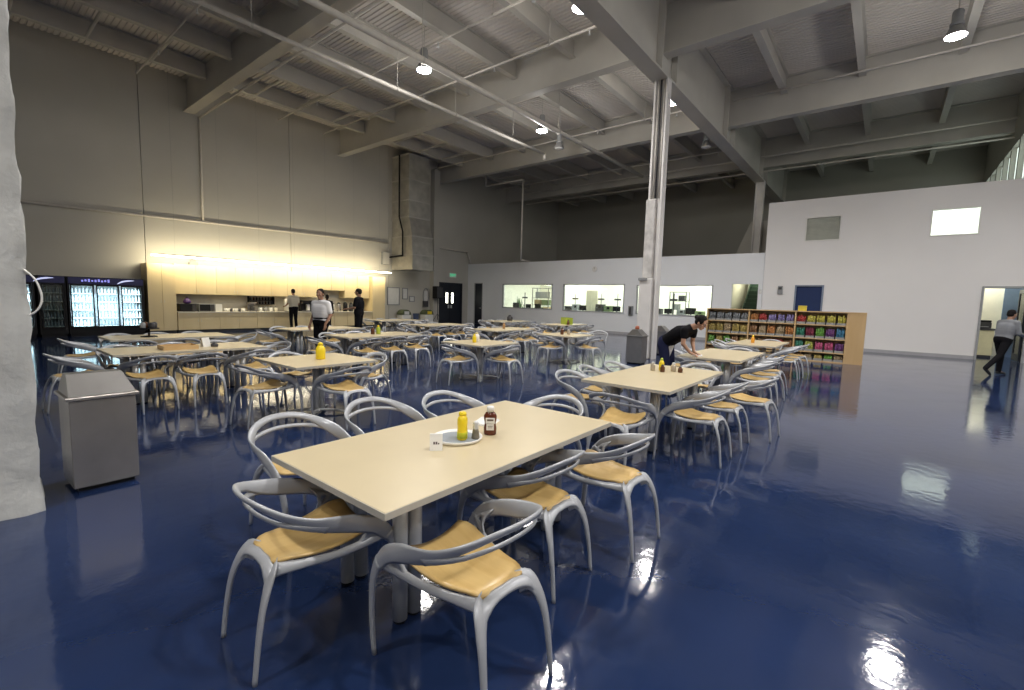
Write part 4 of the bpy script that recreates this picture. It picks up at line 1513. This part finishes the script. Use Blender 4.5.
cooler(2.64, [.60, .60, .60], 'black three-door drinks cooler with lit shelves beside the tall cabinet', True, ['the left lit cooler door', 'the middle lit cooler door', 'the right lit cooler door'])
cooler(1.95, [.54], 'black one-door drinks cooler with dim shelves left of the lit one', False, ['the dim cooler door'])
cooler(1.22, [.54], 'black lit drinks cooler half hidden by the plastered pier', True, ['the lit cooler door next to the pier'])

# ------------------------------------------------------------------ wall things near the black door
M_paper = mat('notice_paper', (.70, .70, .69), .6, var=.05)


def framed(x0, x1, z0, z1, label, m=M_paper, fm=M_grey):
    t = thing('notice_board', label, 'notice', ((x0 + x1) / 2, YL, (z0 + z1) / 2))
    w, h = (x1 - x0) / 2, (z1 - z0) / 2
    bm = NB()
    for a in ((-w, -h, w, -h + .05), (-w, h - .05, w, h), (-w, -h + .05, -w + .05, h - .05), (w - .05, -h + .05, w, h - .05)):
        box(bm, a[0], -.04, a[1], a[2], -.001, a[3])
    obj('frame', bm, fm, t)
    obj('sheet', B(-w + .05, -.02, -h + .05, w - .05, -.001, h - .05), m, t)
    return t


framed(15.9, 16.75, 1.15, 2.18, 'large framed white notice right of the counter')
framed(16.94, 17.34, 1.5, 2.16, 'tall narrow framed notice right of the large one')
framed(17.45, 17.85, 1.36, 1.7, 'small notice box between the narrow and oval frames')
t = thing('wreath', 'oval white frame hung right of the small notice', 'frame', (18.72, YL - .03, 1.74))
bm = NB()
sweep(bm, [(.22 * math.cos(a), 0, .46 * math.sin(a)) for a in [2 * PI * k / 16 for k in range(17)]], .06, .04, (0, 1, 0), 8, 2)
obj('ring', bm, M_grey, t, True)
obj('sheet', B(-.13, .0, -.3, .13, .02, .3), M_paper, t)
t = thing('wall_box', 'small dark box on the wall left of the speaker', 'box', (18.6, YL - .14, 1.25))
obj('body', B(-.18, -.06, -.18, .18, .06, .18, .01), M_dark, t)
obj('bracket', B(-.03, .061, -.05, .03, .14, .05), M_dark, t)
t = thing('loudspeaker', 'black loudspeaker on a stand left of the black double door', 'speaker', (19.08, 21.3, 0))
obj('cabinet', B(-.26, -.2, 1.6, .26, .2, 2.34, .03), M_black, t)
obj('grille', B(-.22, -.212, 1.65, .22, -.201, 2.29, .004), M_dark, t)
bm = NB()
tube(bm, (0, 0, .3), (0, 0, 1.6), .02, 8)
for k in range(3):
    a = k * 2 * PI / 3
    tube(bm, (0, 0, .7), (.4 * math.cos(a), .4 * math.sin(a), .01), .012, 8)
obj('stand', bm, M_dark, t)
t = thing('exit_sign', 'small green lit exit sign above the black double door', 'sign', (20.95, YL - .03, 3.12))
obj('housing', B(-.3, -.03, -.14, .3, .029, .14, .01), M_offwhite, t)
cu = bpy.data.curves.new('lettering', 'FONT')
cu.body = 'EXIT'
cu.size = .24
cu.align_x = 'CENTER'
cu.align_y = 'CENTER'
cu.extrude = .004
tx = bpy.data.objects.new('lettering', cu)
COL.objects.link(tx)
tx.parent = t
tx.location = (0, -.036, 0)
tx.rotation_euler = (PI / 2, 0, 0)
cu.materials.append(M_exit)
me_ = bpy.data.meshes.new_from_object(tx.evaluated_get(bpy.context.evaluated_depsgraph_get()))
tm = bpy.data.objects.new('lettering', me_)
COL.objects.link(tm)
tm.parent = t
tm.location = (0, -.036, 0)
tm.rotation_euler = (PI / 2, 0, 0)
bpy.data.objects.remove(tx)
bpy.data.curves.remove(cu)
for x0, cm, lb in ((16.7, M_green, 'recycling bin with rounded olive top beside the counter'), (18.4, M_yellow, 'recycling bin with yellow lid left of the loudspeaker')):
    t = thing('recycling_bin', lb, 'bin', (x0, 21.5, 0))
    obj('body', B(-.3, -.25, .02, .3, .25, .62, .02), M_offwhite, t)
    bm = NB()
    prism(bm, [(-.32, 0, .62)] + [(-.32 * math.cos(PI * k / 8), 0, .62 + .3 * math.sin(PI * k / 8)) for k in range(1, 8)] + [(.32, 0, .62)], (0, -.26, 0), (0, .52, 0))
    obj('hood', bm, mat('olive_plastic', (.10, .12, .06), .5), t)
    obj('opening', B(-.17, -.27, .64, .17, -.262, .82, .003), M_paper if cm is M_green else cm, t)
    obj('feet', B(-.26, -.2, 0, .26, .2, .02), M_black, t)
t = thing('recycling_crate', 'dark blue bin between the two rounded recycling bins', 'bin', (17.5, 21.4, 0))
bm = NB()
lathe(bm, [(.17, 0), (.22, .6), (.23, .62), (.23, .66), (.2, .66), (.16, .03), (0, .03)], 4)
obj('body', bm, mat('blue_bin_plastic', (.05, .07, .14), .5), t)
obj('rim', lathe(NB(), [(.235, .661), (.24, .67), (.24, .69), (.2, .69), (.2, .661)], 4), mat('blue_bin_plastic', (.05, .07, .14), .5), t)

t = thing('wall_phone', 'grey wall phone on the window wall left of the column', 'phone', (XW, 9.98 + .22, 1.25))
obj('base', B(-.08, -.13, -.24, -.001, .13, .24, .01), M_grey, t)
obj('handset', B(-.14, -.05, -.2, -.081, .05, .2, .02), M_dark, t)
t = thing('wall_clock', 'tiny white round device high between two lab windows', 'clock', (XW, 12.4, 3.42))
bm = lathe(NB(), [(.15, 0), (.15, .04), (.13, .05), (.12, .045), (0, .045)], 20)
bmesh.ops.rotate(bm, verts=bm.verts[:], cent=(0, 0, 0), matrix=Matrix.Rotation(-PI / 2, 3, 'Y'))
obj('case', bm, M_paper, t, True)
obj('hands', B(-.055, -.01, 0, -.046, .01, .09), M_grey, t)
t = thing('light_switch', 'small pale switch plate right of the stair opening', 'switch', (XW, 4.27, 2.28))
obj('plate', B(-.015, -.06, -.1, -.001, .06, .1, .004), M_paper, t)
obj('rocker', B(-.022, -.02, -.04, -.0155, .02, .04), M_offwhite, t)
t = thing('wall_terminal', 'grey rounded device on the white wall left of the blue door', 'intercom', (XW + .08, 3.52, 2.36))
obj('case', B(-.07, -.09, -.17, -.001, .09, .17, .02), M_grey, t)
obj('screen', B(-.076, -.06, .02, -.0705, .06, .12), M_dark, t)

# ------------------------------------------------------------------ lab contents (seen through the windows)
M_rack = mat('rack_steel', (.20, .21, .2), .5, .3)
labs = ['farthest', 'middle', 'nearest']


def bench(x, y, w, label):
    t = thing('lab_bench', label, 'bench', (x, y, 0))
    obj('top', B(-.38, -w / 2, .98, .38, w / 2, 1.03, .006), M_offwhite, t)
    for sx in (-1, 1):
        for sy in (-1, 1):
            obj('leg', B(sx * .33 - .025, sy * (w / 2 - .08) - .025, 0, sx * .33 + .025, sy * (w / 2 - .08) + .025, .98), M_alu, t)
    obj('lower_shelf', B(-.3, -w / 2 + .1, .3, .3, w / 2 - .1, .33), M_grey, t)


def monitor(x, y, z, label, s=1.0):
    t = thing('monitor', label, 'monitor', (x, y, z))
    obj('screen', B(-.03, -.28 * s, .12, .03, .28 * s, .12 + .36 * s, .008), M_black, t)
    obj('stand', B(-.02, -.04, .015, .02, .04, .14), M_dark, t)
    obj('foot', B(-.1, -.14, 0, .1, .14, .015, .004), M_dark, t)


def rack(x, y, w, h, label, boxes):
    t = thing('shelf_rack', label, 'rack', (x, y, 0))
    for sx in (-1, 1):
        for sy in (-1, 1):
            obj('post', B(sx * .25 - .02, sy * w / 2 - .02, 0, sx * .25 + .02, sy * w / 2 + .02, h), M_rack, t)
    zs = [.3, .9, 1.35, 1.8, h - .03]
    for z in zs:
        obj('shelf', B(-.23, -w / 2 + .02, z, .23, w / 2 - .02, z + .025), M_rack, t)
    for k, (zz, yy, bw, bh, m_, lb) in enumerate(boxes):
        b = thing('carton', lb, 'box', (x, y + yy, zs[zz] + .0255))
        obj('body', B(-.17, -bw / 2, 0, .17, bw / 2, bh, .008), m_, b)
        obj('lid', B(-.175, -bw / 2 - .004, bh + .0005, .175, bw / 2 + .004, bh + .03, .004), m_, b)


M_tan = mat('cardboard', (.42, .32, .18), .7)
M_gbox = mat('dusty_green_box', (.16, .22, .10), .6)
# farthest window
bench(23.6, 17.9, 3.0, 'white bench behind the farthest lab window')
monitor(23.6, 18.75, 1.031, 'dark screen at left on the farthest lab bench', .9)
monitor(23.6, 17.75, 1.031, 'dark screen in the middle of the farthest lab bench', .7)
monitor(23.6, 17.0, 1.031, 'dark screen at right on the farthest lab bench', .8)
t = thing('potted_plant', 'leafy green plant at left behind the farthest lab window', 'plant', (24.5, 19.25, 0))
obj('pot', lathe(NB(), [(.16, 0), (.22, .4), (.24, .42), (.2, .42), (0, .38)], 14), M_grey, t, True)
bm = NB()
rr = random.Random(5)
for k in range(46):
    a, e = rr.uniform(0, 2 * PI), rr.uniform(.5, 1.4)
    L_ = rr.uniform(.9, 1.6)
    p1 = Vector((math.cos(a) * math.cos(e) * L_ * .45, math.sin(a) * math.cos(e) * L_ * .45, .45 + math.sin(e) * L_))
    sweep(bm, [(0, 0, .38), tuple(p1 * .6 + Vector((0, 0, .2))), tuple(p1)], [.01, .09, .01], .006, (0, 0, 1), 6, 3)
o = obj('foliage', bm, mat('leaf_green', (.06, .14, .04), .5), t)
o['kind'] = 'stuff'
stand_n = 0


def lab_stand(x, y, label, h=2.1, m=M_dark):
    t = thing('instrument_stand', label, 'stand', (x, y, 0))
    obj('base', lathe(NB(), [(.22, 0), (.22, .03), (.03, .06)], 14), M_dark, t)
    obj('pole', lathe(NB(), [(.03, .061), (.03, h), (0, h + .01)], 8), m, t)
    obj('clamp', B(-.06, -.18, h - .38, .06, .18, h - .28), M_dark, t)


def instrument(x, y, z, w, h, label, m=M_dark):
    t = thing('lab_instrument', label, 'instrument', (x, y, z))
    obj('body', B(-.2, -w / 2, .012, .2, w / 2, h, .02), m, t)
    obj('display', B(-.207, -w * .3, h * .55, -.2005, w * .05, h * .85), M_black, t)
    obj('knob', lathe(NB(), [(.03, 0), (.03, .02), (0, .021)], 10), M_grey, t).matrix_local = Matrix.Translation((-.2005, w * .28, h * .6)) @ Matrix.Rotation(-PI / 2, 4, 'Y')
    obj('feet', B(-.17, -w * .42, 0, .17, w * .42, .012), M_black, t)


lab_stand(24.2, 18.5, 'thin dark pole stand in the farthest lab window', 2.15)
rack(24.3, 17.15, 1.25, 2.45, 'steel rack of boxes at right in the farthest lab window',
     [(1, -.4, .4, .3, M_tan, 'brown box low at right on the farthest rack'), (1, .25, .5, .26, M_gbox, 'green box low at left on the farthest rack'), (2, -.3, .5, .3, M_gbox, 'green box mid height at right on the farthest rack'),
      (2, .32, .4, .3, M_tan, 'brown box mid height at left on the farthest rack'), (3, 0, .9, .35, M_grey, 'wide grey box near the top of the farthest rack')])
# middle window
bench(23.6, 13.2, 3.6, 'white bench behind the middle lab window')
instrument(23.6, 14.75, 1.031, .5, .34, 'dark instrument at left in the middle lab window', M_dark)
instrument(23.6, 14.2, 1.031, .4, .46, 'grey instrument second from left in the middle lab window', M_grey)
monitor(23.6, 13.75, 1.031, 'dark screen left of centre in the middle lab window', .8)
instrument(23.6, 12.6, 1.031, .45, .5, 'dark instrument right of centre in the middle lab window', M_dark)
instrument(23.6, 12.08, 1.031, .45, .42, 'olive instrument at right in the middle lab window', M_gbox)
monitor(23.6, 11.6, 1.031, 'dark screen at far right in the middle lab window', .8)
t = thing('lab_cabinet', 'tall cream cabinet in the centre of the middle lab window', 'cabinet', (24.6, 13.6, 0))
obj('body', B(-.25, -.4, .06, .25, .4, 2.35, .01), M_counter, t)
for s_ in (-1, 1):
    obj('door', B(-.27, min(s_ * .01, s_ * .385), .1, -.2505, max(s_ * .01, s_ * .385), 2.31), mat('pale_cabinet', (.55, .53, .42), .5), t)
obj('plinth', B(-.22, -.37, 0, .22, .37, .06), M_dark, t)
for yy, lb in ((14.7, 'thin stand left of the cream cabinet in the middle lab window'), (12.95, 'thin stand right of the cream cabinet in the middle lab window'), (11.9, 'thin stand farthest right in the middle lab window')):
    lab_stand(24.3, yy, lb, 2.15, M_grey)
# nearest window
bench(23.6, 8.5, 3.6, 'white bench behind the nearest lab window')
instrument(23.6, 9.25, 1.031, .45, .36, 'dark instrument left of centre in the nearest lab window', M_dark)
monitor(23.6, 8.7, 1.031, 'dark screen left of the rack in the nearest lab window', .7)
instrument(23.6, 8.0, 1.031, .4, .34, 'grey instrument in front of the rack in the nearest lab window', M_grey)
monitor(23.6, 7.55, 1.031, 'dark screen right of the rack in the nearest lab window', .9)
instrument(23.6, 7.1, 1.031, .4, .3, 'olive instrument at right in the nearest lab window', M_gbox)
rack(24.6, 8.5, .85, 2.3, 'dark open rack in the centre of the nearest lab window', [(1, -.2, .3, .3, M_gbox, 'green box low on the nearest lab rack'), (2, .15, .35, .25, M_grey, 'grey box mid height on the nearest lab rack'), (3, -.15, .3, .25, M_dark, 'dark box high on the nearest lab rack')])
lab_stand(24.2, 8.65, 'thick dark pole stand beside the rack in the nearest lab window', 2.2)
lab_stand(24.2, 9.7, 'thin dark stand at left in the nearest lab window', 2.05)

# ------------------------------------------------------------------ people
M_skin = mat('skin', (.46, .26, .17), .5, var=.04)
M_skin2 = mat('tan_skin', (.36, .20, .13), .5, var=.04)
M_hair = mat('black_hair', (.010, .008, .008), .65, var=.3, scale=30, spec=.15)
M_tblack = mat('black_cloth', (.010, .010, .012), .9, var=.15, spec=.08)
M_tjean = mat('navy_denim', (.022, .026, .065), .9, var=.15, spec=.1)
M_twhite = mat('white_cotton', (.80, .80, .82), .75, var=.03)
M_tbeige = mat('beige_cotton', (.55, .50, .38), .8, var=.05)
M_tgrey = mat('grey_cotton', (.20, .21, .23), .8, var=.08)
M_shoe = mat('black_shoe', (.010, .010, .010), .35)
M_eye = mat('eye_white', (.7, .7, .68), .3)


def ring_shape(bm, c0, c1, r0, r1, n=14, caps=5):
    """rounded tapered capsule"""
    c0, c1 = Vector(c0), Vector(c1)
    d = c1 - c0
    L_ = d.length
    if L_ < 1e-5:
        d = Vector((0, 0, 1))
    else:
        d = d / L_
    a = d.orthogonal().normalized()
    b = d.cross(a)
    prof = []
    for k in range(caps + 1):
        an = -PI / 2 + (PI / 2) * k / caps
        prof.append((r0 * math.cos(an), r0 * math.sin(an)))
    for k in range(caps + 1):
        an = (PI / 2) * k / caps
        prof.append((r1 * math.cos(an), L_ + r1 * math.sin(an)))
    rings = []
    for r, z in prof:
        if r < 1e-6:
            rings.append([bm.verts.new(c0 + d * z)])
        else:
            rings.append([bm.verts.new(c0 + d * z + a * (r * math.cos(2 * PI * i / n)) + b * (r * math.sin(2 * PI * i / n))) for i in range(n)])
    for p, q in zip(rings, rings[1:]):
        for i in range(n):
            j = (i + 1) % n
            if len(p) == 1:
                bm.faces.new((p[0], q[j], q[i]))
            elif len(q) == 1:
                bm.faces.new((p[i], p[j], q[0]))
            else:
                bm.faces.new((p[i], p[j], q[j], q[i]))


def ell(bm, c, r, M=None):
    res = bmesh.ops.create_uvsphere(bm, u_segments=16, v_segments=10, radius=1.0)
    for v in res['verts']:
        p = Vector((v.co.x * r[0], v.co.y * r[1], v.co.z * r[2])) + Vector(c)
        v.co = (M @ p) if M is not None else p


def fuse(name, bm, vox, m, parent, smooth_it=4):
    """weld overlapping solids into one continuous skin"""
    me = bpy.data.meshes.new(name)
    bmesh.ops.recalc_face_normals(bm, faces=bm.faces[:])
    bm.to_mesh(me)
    bm.free()
    o = bpy.data.objects.new(name, me)
    COL.objects.link(o)
    r = o.modifiers.new('r', 'REMESH')
    r.mode = 'VOXEL'
    r.voxel_size = vox
    s = o.modifiers.new('s', 'SMOOTH')
    s.factor = .5
    s.iterations = smooth_it
    dg = bpy.context.evaluated_depsgraph_get()
    me2 = bpy.data.meshes.new_from_object(o.evaluated_get(dg))
    me2.name = name
    o.modifiers.clear()
    o.data = me2
    bpy.data.meshes.remove(me)
    for p in me2.polygons:
        p.use_smooth = True
    me2.materials.clear()
    me2.materials.append(m)
    if parent:
        o.parent = parent
    return o


def person(label, loc, face, J, shirt, trousers, sleeve, skin=M_skin, hair='short', female=False, apron=None, belt=False, collar=False, girth=1.0):
    """J: joint positions in body space (x to the person's right is -x ... y forward, z up)."""
    t = thing('person', label, 'person', loc, math.radians(face) - PI / 2)
    t.scale = (girth, girth, 1)
    V_ = {k: Vector(v) for k, v in J.items()}
    hd = V_['head']
    hf = V_['look'].normalized()
    up = V_['crown'].normalized()
    rt = hf.cross(up).normalized()
    up = rt.cross(hf).normalized()
    HM = Matrix(((rt.x, hf.x, up.x, hd.x), (rt.y, hf.y, up.y, hd.y), (rt.z, hf.z, up.z, hd.z), (0, 0, 0, 1)))
    sw = .93 if female else 1.0
    bm = NB()
    # head
    ell(bm, (0, -.008, .035), (.073, .092, .088), HM)
    ell(bm, (0, .018, -.035), (.056, .066, .066), HM)
    ell(bm, (0, .045, -.085), (.032, .034, .026), HM)
    ring_shape(bm, HM @ Vector((0, .085, .02)), HM @ Vector((0, .105, -.022)), .009, .014, 8, 3)
    for s in (-1, 1):
        ell(bm, (s * .074, -.005, -.005), (.010, .022, .032), HM)
        ell(bm, (s * .032, .070, .034), (.026, .018, .010), HM)
        ell(bm, (s * .036, .060, -.022), (.024, .022, .022), HM)
    ell(bm, (0, .083, -.052), (.022, .011, .006), HM)
    ell(bm, (0, .081, -.064), (.020, .012, .007), HM)
    ring_shape(bm, V_['neck'], HM @ Vector((0, -.02, -.05)), .058 * sw, .052 * sw)
    # trunk, always under the clothes
    sp = V_['chest'] - V_['pelvis']
    ring_shape(bm, V_['pelvis'], V_['chest'], .085, .085)
    ring_shape(bm, V_['chest'], V_['neck'], .07, .052)
    for s in 'lr':
        ring_shape(bm, V_['neck'] * .6 + V_['sh' + s] * .4, V_['sh' + s], .045, .046 * sw)
        ring_shape(bm, V_['sh' + s], V_['el' + s], .046 * sw, .040 * sw)
        ring_shape(bm, V_['el' + s], V_['wr' + s], .039 * sw, .026 * sw)
        ring_shape(bm, V_['hip' + s], V_['kn' + s], .085, .055)
        ring_shape(bm, V_['kn' + s], V_['an' + s], .052, .036)
        ring_shape(bm, V_['an' + s], V_['toe' + s], .034, .026)
        # hand: palm, four fingers of unequal length, thumb from the side
        wr = V_['wr' + s]
        hdv = V_['hd' + s].normalized()
        pn = V_['pn' + s].normalized()                       # palm normal
        sd = hdv.cross(pn).normalized()                      # across the knuckles, towards the thumb
        pn = sd.cross(hdv).normalized()
        ring_shape(bm, wr, wr + hdv * .03, .024, .024, 10, 3)
        for q in range(4):
            off = sd * (.027 - .018 * q)
            ring_shape(bm, wr + hdv * .02 + off * .6, wr + hdv * .085 + off, .0125, .0105, 8, 3)
            L_ = (.068, .078, .072, .056)[q]
            k0 = wr + hdv * .088 + off
            k1 = k0 + (hdv * .93 + pn * .36).normalized() * L_ * .5
            k2 = k1 + (hdv * .70 + pn * .70).normalized() * L_ * .5
            ring_shape(bm, k0, k1, .0092, .0084, 8, 3)
            ring_shape(bm, k1, k2, .0084, .0070, 8, 3)
        a0 = wr + hdv * .028 + sd * .022
        a1 = a0 + (hdv * .62 + sd * .72 + pn * .2).normalized() * .042
        a2 = a1 + (hdv * .9 + sd * .28 + pn * .3).normalized() * .034
        ring_shape(bm, a0, a1, .0125, .0105, 8, 3)
        ring_shape(bm, a1, a2, .0105, .0080, 8, 3)
    fuse('body', bm, .0062, skin, t, 2)
    for s in (-1, 1):
        bm = NB()
        ell(bm, (s * .030, .078, .010), (.011, .008, .007), HM)
        e = obj('eye', bm, M_eye, t, True)
        bm = NB()
        ell(bm, (s * .030, .0845, .010), (.005, .0025, .005), HM)
        obj('iris', bm, M_hair, e, True)
    # hair
    bm = NB()
    ell(bm, (0, -.022, .055), (.081, .094, .082), HM)
    ell(bm, (0, -.045, .005), (.078, .070, .075), HM)
    if hair == 'short':
        for s in (-1, 1):
            ell(bm, (s * .070, -.01, .03), (.012, .04, .035), HM)
    if hair in ('bun', 'long'):
        ell(bm, (0, -.115, .045), (.042, .042, .042), HM)
        for s in (-1, 1):
            ell(bm, (s * .066, .01, .03), (.018, .045, .045), HM)
    if hair == 'long':
        q = HM @ Vector((0, -.12, .02))
        ring_shape(bm, q, q + Vector((0, -.02, -.18)), .035, .03)
        ring_shape(bm, q + Vector((0, -.02, -.18)), q + Vector((0, .0, -.34)), .03, .012)
    fuse('hair', bm, .009, M_hair, t, 3)
    # shirt
    bm = NB()
    wd = .92 if female else 1.0
    fwd = V_['fwd'].normalized()
    ax = (V_['shr'] - V_['shl']).normalized()
    for f_, rr_, hw0 in ((0.0, .100, .088), (.17, .098, .082), (.34, .097, .078), (.5, .104, .085), (.67, .110, .092), (.84, .110, .097), (1.0, .108, .10)):
        c = V_['pelvis'].lerp(V_['chest'], f_)
        hw = hw0 * wd
        ring_shape(bm, c - ax * hw, c + ax * hw, rr_ * (1.16 if not female else 1.0), rr_ * (1.16 if not female else 1.0))
        if f_ < 1:
            c2 = V_['pelvis'].lerp(V_['chest'], min(1.0, f_ + .17))
            for s_ in (-1, 0, 1):
                ring_shape(bm, c + ax * hw * s_, c2 + ax * hw * s_, rr_ * 1.12, rr_ * 1.14)
    for s in 'lr':
        ring_shape(bm, V_['chest'], V_['sh' + s], .11, .070 * sw)
        ring_shape(bm, V_['neck'] * .80 + V_['chest'] * .20, V_['sh' + s], .076, .072 * sw)
        e_ = V_['el' + s] if sleeve == 'long' else V_['sh' + s].lerp(V_['el' + s], .72 if sleeve == 'short' else .45)
        ring_shape(bm, V_['sh' + s], e_, .072 * sw, .062 * sw)
        if sleeve == 'long':
            ring_shape(bm, V_['el' + s], V_['el' + s].lerp(V_['wr' + s], .97), .056, .042)
    fuse('shirt', bm, .010, shirt, t, 16)
    if collar:
        bm = NB()
        c = V_['neck'] + Vector((0, .005, .015))
        sweep(bm, [c + Vector((.068 * math.sin(a), .068 * math.cos(a), -.012 * math.cos(a))) for a in [2 * PI * k / 12 for k in range(13)]], .035, .012, lambda p: p - c, 8, 2)
        obj('collar', bm, shirt, t, True)
    # trousers
    bm = NB()
    c = V_['pelvis']
    ring_shape(bm, c - ax * .080 * wd, c + ax * .080 * wd, .124, .124)
    for s in 'lr':
        ring_shape(bm, c.lerp(V_['hip' + s], .6), V_['hip' + s], .105, .108)
        ring_shape(bm, V_['hip' + s], V_['kn' + s], .100 * (1.04 if female else 1), .072)
        ring_shape(bm, V_['kn' + s], V_['an' + s] + Vector((0, 0, .0)), .070, .056)
    fuse('trousers', bm, .011, trousers, t, 10)
    if belt:
        bm = NB()
        c = V_['pelvis'] + sp.normalized() * .085
        sweep(bm, [c + ax * (.196 * math.cos(a)) + fwd * (.128 * math.sin(a)) for a in [2 * PI * k / 20 for k in range(21)]], .04, .012, lambda p: p - c, 8, 2)
        obj('belt', bm, M_black, t, True)
    for s in 'lr':
        bm = NB()
        an, toe = V_['an' + s], V_['toe' + s]
        d = (toe - an).normalized()
        ring_shape(bm, an - Vector((0, 0, .01)), an - d * .035 - Vector((0, 0, .045)), .046, .036)
        ring_shape(bm, an - d * .03 - Vector((0, 0, .040)), toe, .040, .036)
        ring_shape(bm, toe, toe + d * .055, .038, .028)
        fuse('shoe', bm, .009, M_shoe, t, 3)
    if apron:
        bm = NB()
        c = V_['pelvis'] + fwd * .10
        ring_shape(bm, c - ax * .08 - fwd * .02, c + ax * .06, .045, .05)
        ring_shape(bm, c - ax * .04, c + Vector((0, -.02, -.18)), .055, .03)
        ring_shape(bm, c + ax * .05, c + ax * .06 + Vector((0, 0, -.14)), .05, .03)
        fuse('apron', bm, .010, apron, t, 4)
    return t


def standing(h=1.75, **kw):
    k = h / 1.75
    J = dict(head=(0, .02, 1.635), look=(0, 1, -.02), crown=(0, 0, 1), neck=(0, -.01, 1.475), chest=(0, 0, 1.30), pelvis=(0, 0, .98), fwd=(0, 1, 0),
             shl=(-.185, 0, 1.415), shr=(.185, 0, 1.415), ell=(-.235, -.03, 1.13), elr=(.235, -.03, 1.13), wrl=(-.245, .05, .885), wrr=(.245, .05, .885),
             hdl=(0, .15, -1), hdr=(0, .15, -1), pnl=(1, 0, 0), pnr=(-1, 0, 0),
             hipl=(-.09, 0, .93), hipr=(.09, 0, .93), knl=(-.10, .02, .50), knr=(.10, .02, .50), anl=(-.11, -.02, .095), anr=(.11, -.02, .095), toel=(-.125, .13, .042), toer=(.125, .13, .042))
    vec = {'look', 'crown', 'fwd', 'hdl', 'hdr', 'pnl', 'pnr'}
    J = {a: (tuple(c * k for c in b) if a not in vec else b) for a, b in J.items()}
    J.update(kw)
    return J


# person in the white shirt, walking between the tables, looking aside
person('person in white short-sleeved shirt and black trousers walking between the tables', (5.66, 10.42, 0), 200,
       standing(1.74, look=(-.25, 1, -.02), anl=(-.10, .16, .095), toel=(-.11, .31, .042), knl=(-.10, .13, .50), anr=(.10, -.16, .105), toer=(.11, -.02, .042), knr=(.10, .02, .50),
                elr=(.26, -.06, 1.13), wrr=(.27, .05, .90), ell=(-.25, -.02, 1.13), wrl=(-.22, .12, .93)),
       M_twhite, M_tblack, 'short', M_skin2, 'short', belt=True, collar=True, girth=1.06)
# person in black, side-on by the far counter
person('person all in black standing sideways near the right end of the counter', (9.1, 14.2, 0), 128,
       standing(1.86, ell=(-.25, .05, 1.20), wrl=(-.20, .27, 1.16), hdl=(.1, 1, 0), pnl=(0, 0, -1), elr=(.25, .0, 1.18), wrr=(.24, .12, .97)), M_tblack, M_tblack, 'short', M_skin2, 'short', girth=1.16)
# person in beige, back turned, at the counter
person('person in beige shirt and dark trousers, back turned, at the counter', (9.75, 20.3, 0), 95,
       standing(1.84, elr=(.26, .03, 1.18), wrr=(.22, .28, 1.08), hdr=(-.1, 1, 0), pnr=(0, 0, -1), ell=(-.26, .03, 1.18), wrl=(-.22, .28, 1.08), hdl=(.1, 1, 0), pnl=(0, 0, -1)), M_tbeige, M_tblack, 'short', M_skin2, 'short')
# person with tied hair, half hidden behind the white shirt
person('dark-haired person in black half hidden behind the white-shirted person', (10.72, 19.2, 0), 60, standing(1.62), M_tblack, M_tblack, 'long', M_skin, 'long', True)
# person bending over the table, wiping; stands on the far side of the third table
person('person in black top and navy jeans bending to wipe a table', (8.15, 2.99, 0), 262,
       standing(1.66, pelvis=(0, .0, .95), chest=(0, .27, 1.13), neck=(0, .44, 1.23), head=(0, .60, 1.31), look=(0, 1, -.55), crown=(0, .55, 1), fwd=(0, .55, -.8),
                shl=(-.17, .40, 1.17), shr=(.17, .40, 1.17), ell=(-.19, .38, .96), elr=(.20, .40, .95), wrl=(-.08, .47, .795), wrr=(.12, .50, .795),
                hdl=(.15, 1, -.25), hdr=(-.1, 1, -.25), pnl=(0, -.2, -1), pnr=(0, -.2, -1),
                hipl=(-.09, -.02, .89), hipr=(.09, -.02, .89), knl=(-.10, .05, .48), knr=(.10, .06, .48), anl=(-.11, -.03, .09), anr=(.11, -.03, .09), toel=(-.12, .11, .042), toer=(.12, .11, .042)),
       M_tblack, M_tjean, 'cap', M_skin, 'bun', True, M_twhite)
t = tag(obj('wiping_cloth', B(-.12, -.08, 0, .12, .08, .014, .006), M_twhite, loc=(8.16, 2.45, ZT), rz=.3), 'white cloth under the hands of the bending person', 'cloth')
# person in grey striding to the doorway at right
person('person in grey sweater and black trousers striding toward the right doorway', (17.33, -2.46, 0), -48,
       standing(1.70, look=(.1, 1, -.12), pelvis=(0, 0, .95), chest=(0, .07, 1.27), neck=(0, .11, 1.44), head=(0, .16, 1.59), shl=(-.19, .09, 1.38), shr=(.19, .09, 1.38),
                ell=(-.24, .13, 1.11), wrl=(-.20, .33, 1.06), hdl=(.1, 1, .1), elr=(.24, .12, 1.11), wrr=(.20, .33, 1.05), hdr=(-.1, 1, .1),
                hipl=(-.09, 0, .90), hipr=(.09, 0, .90), knl=(-.09, .10, .48), anl=(-.10, .10, .095), toel=(-.11, .25, .042), knr=(.10, -.16, .52), anr=(.10, -.50, .20), toer=(.11, -.40, .065)),
       M_tgrey, M_tblack, 'long', M_skin2, 'short')
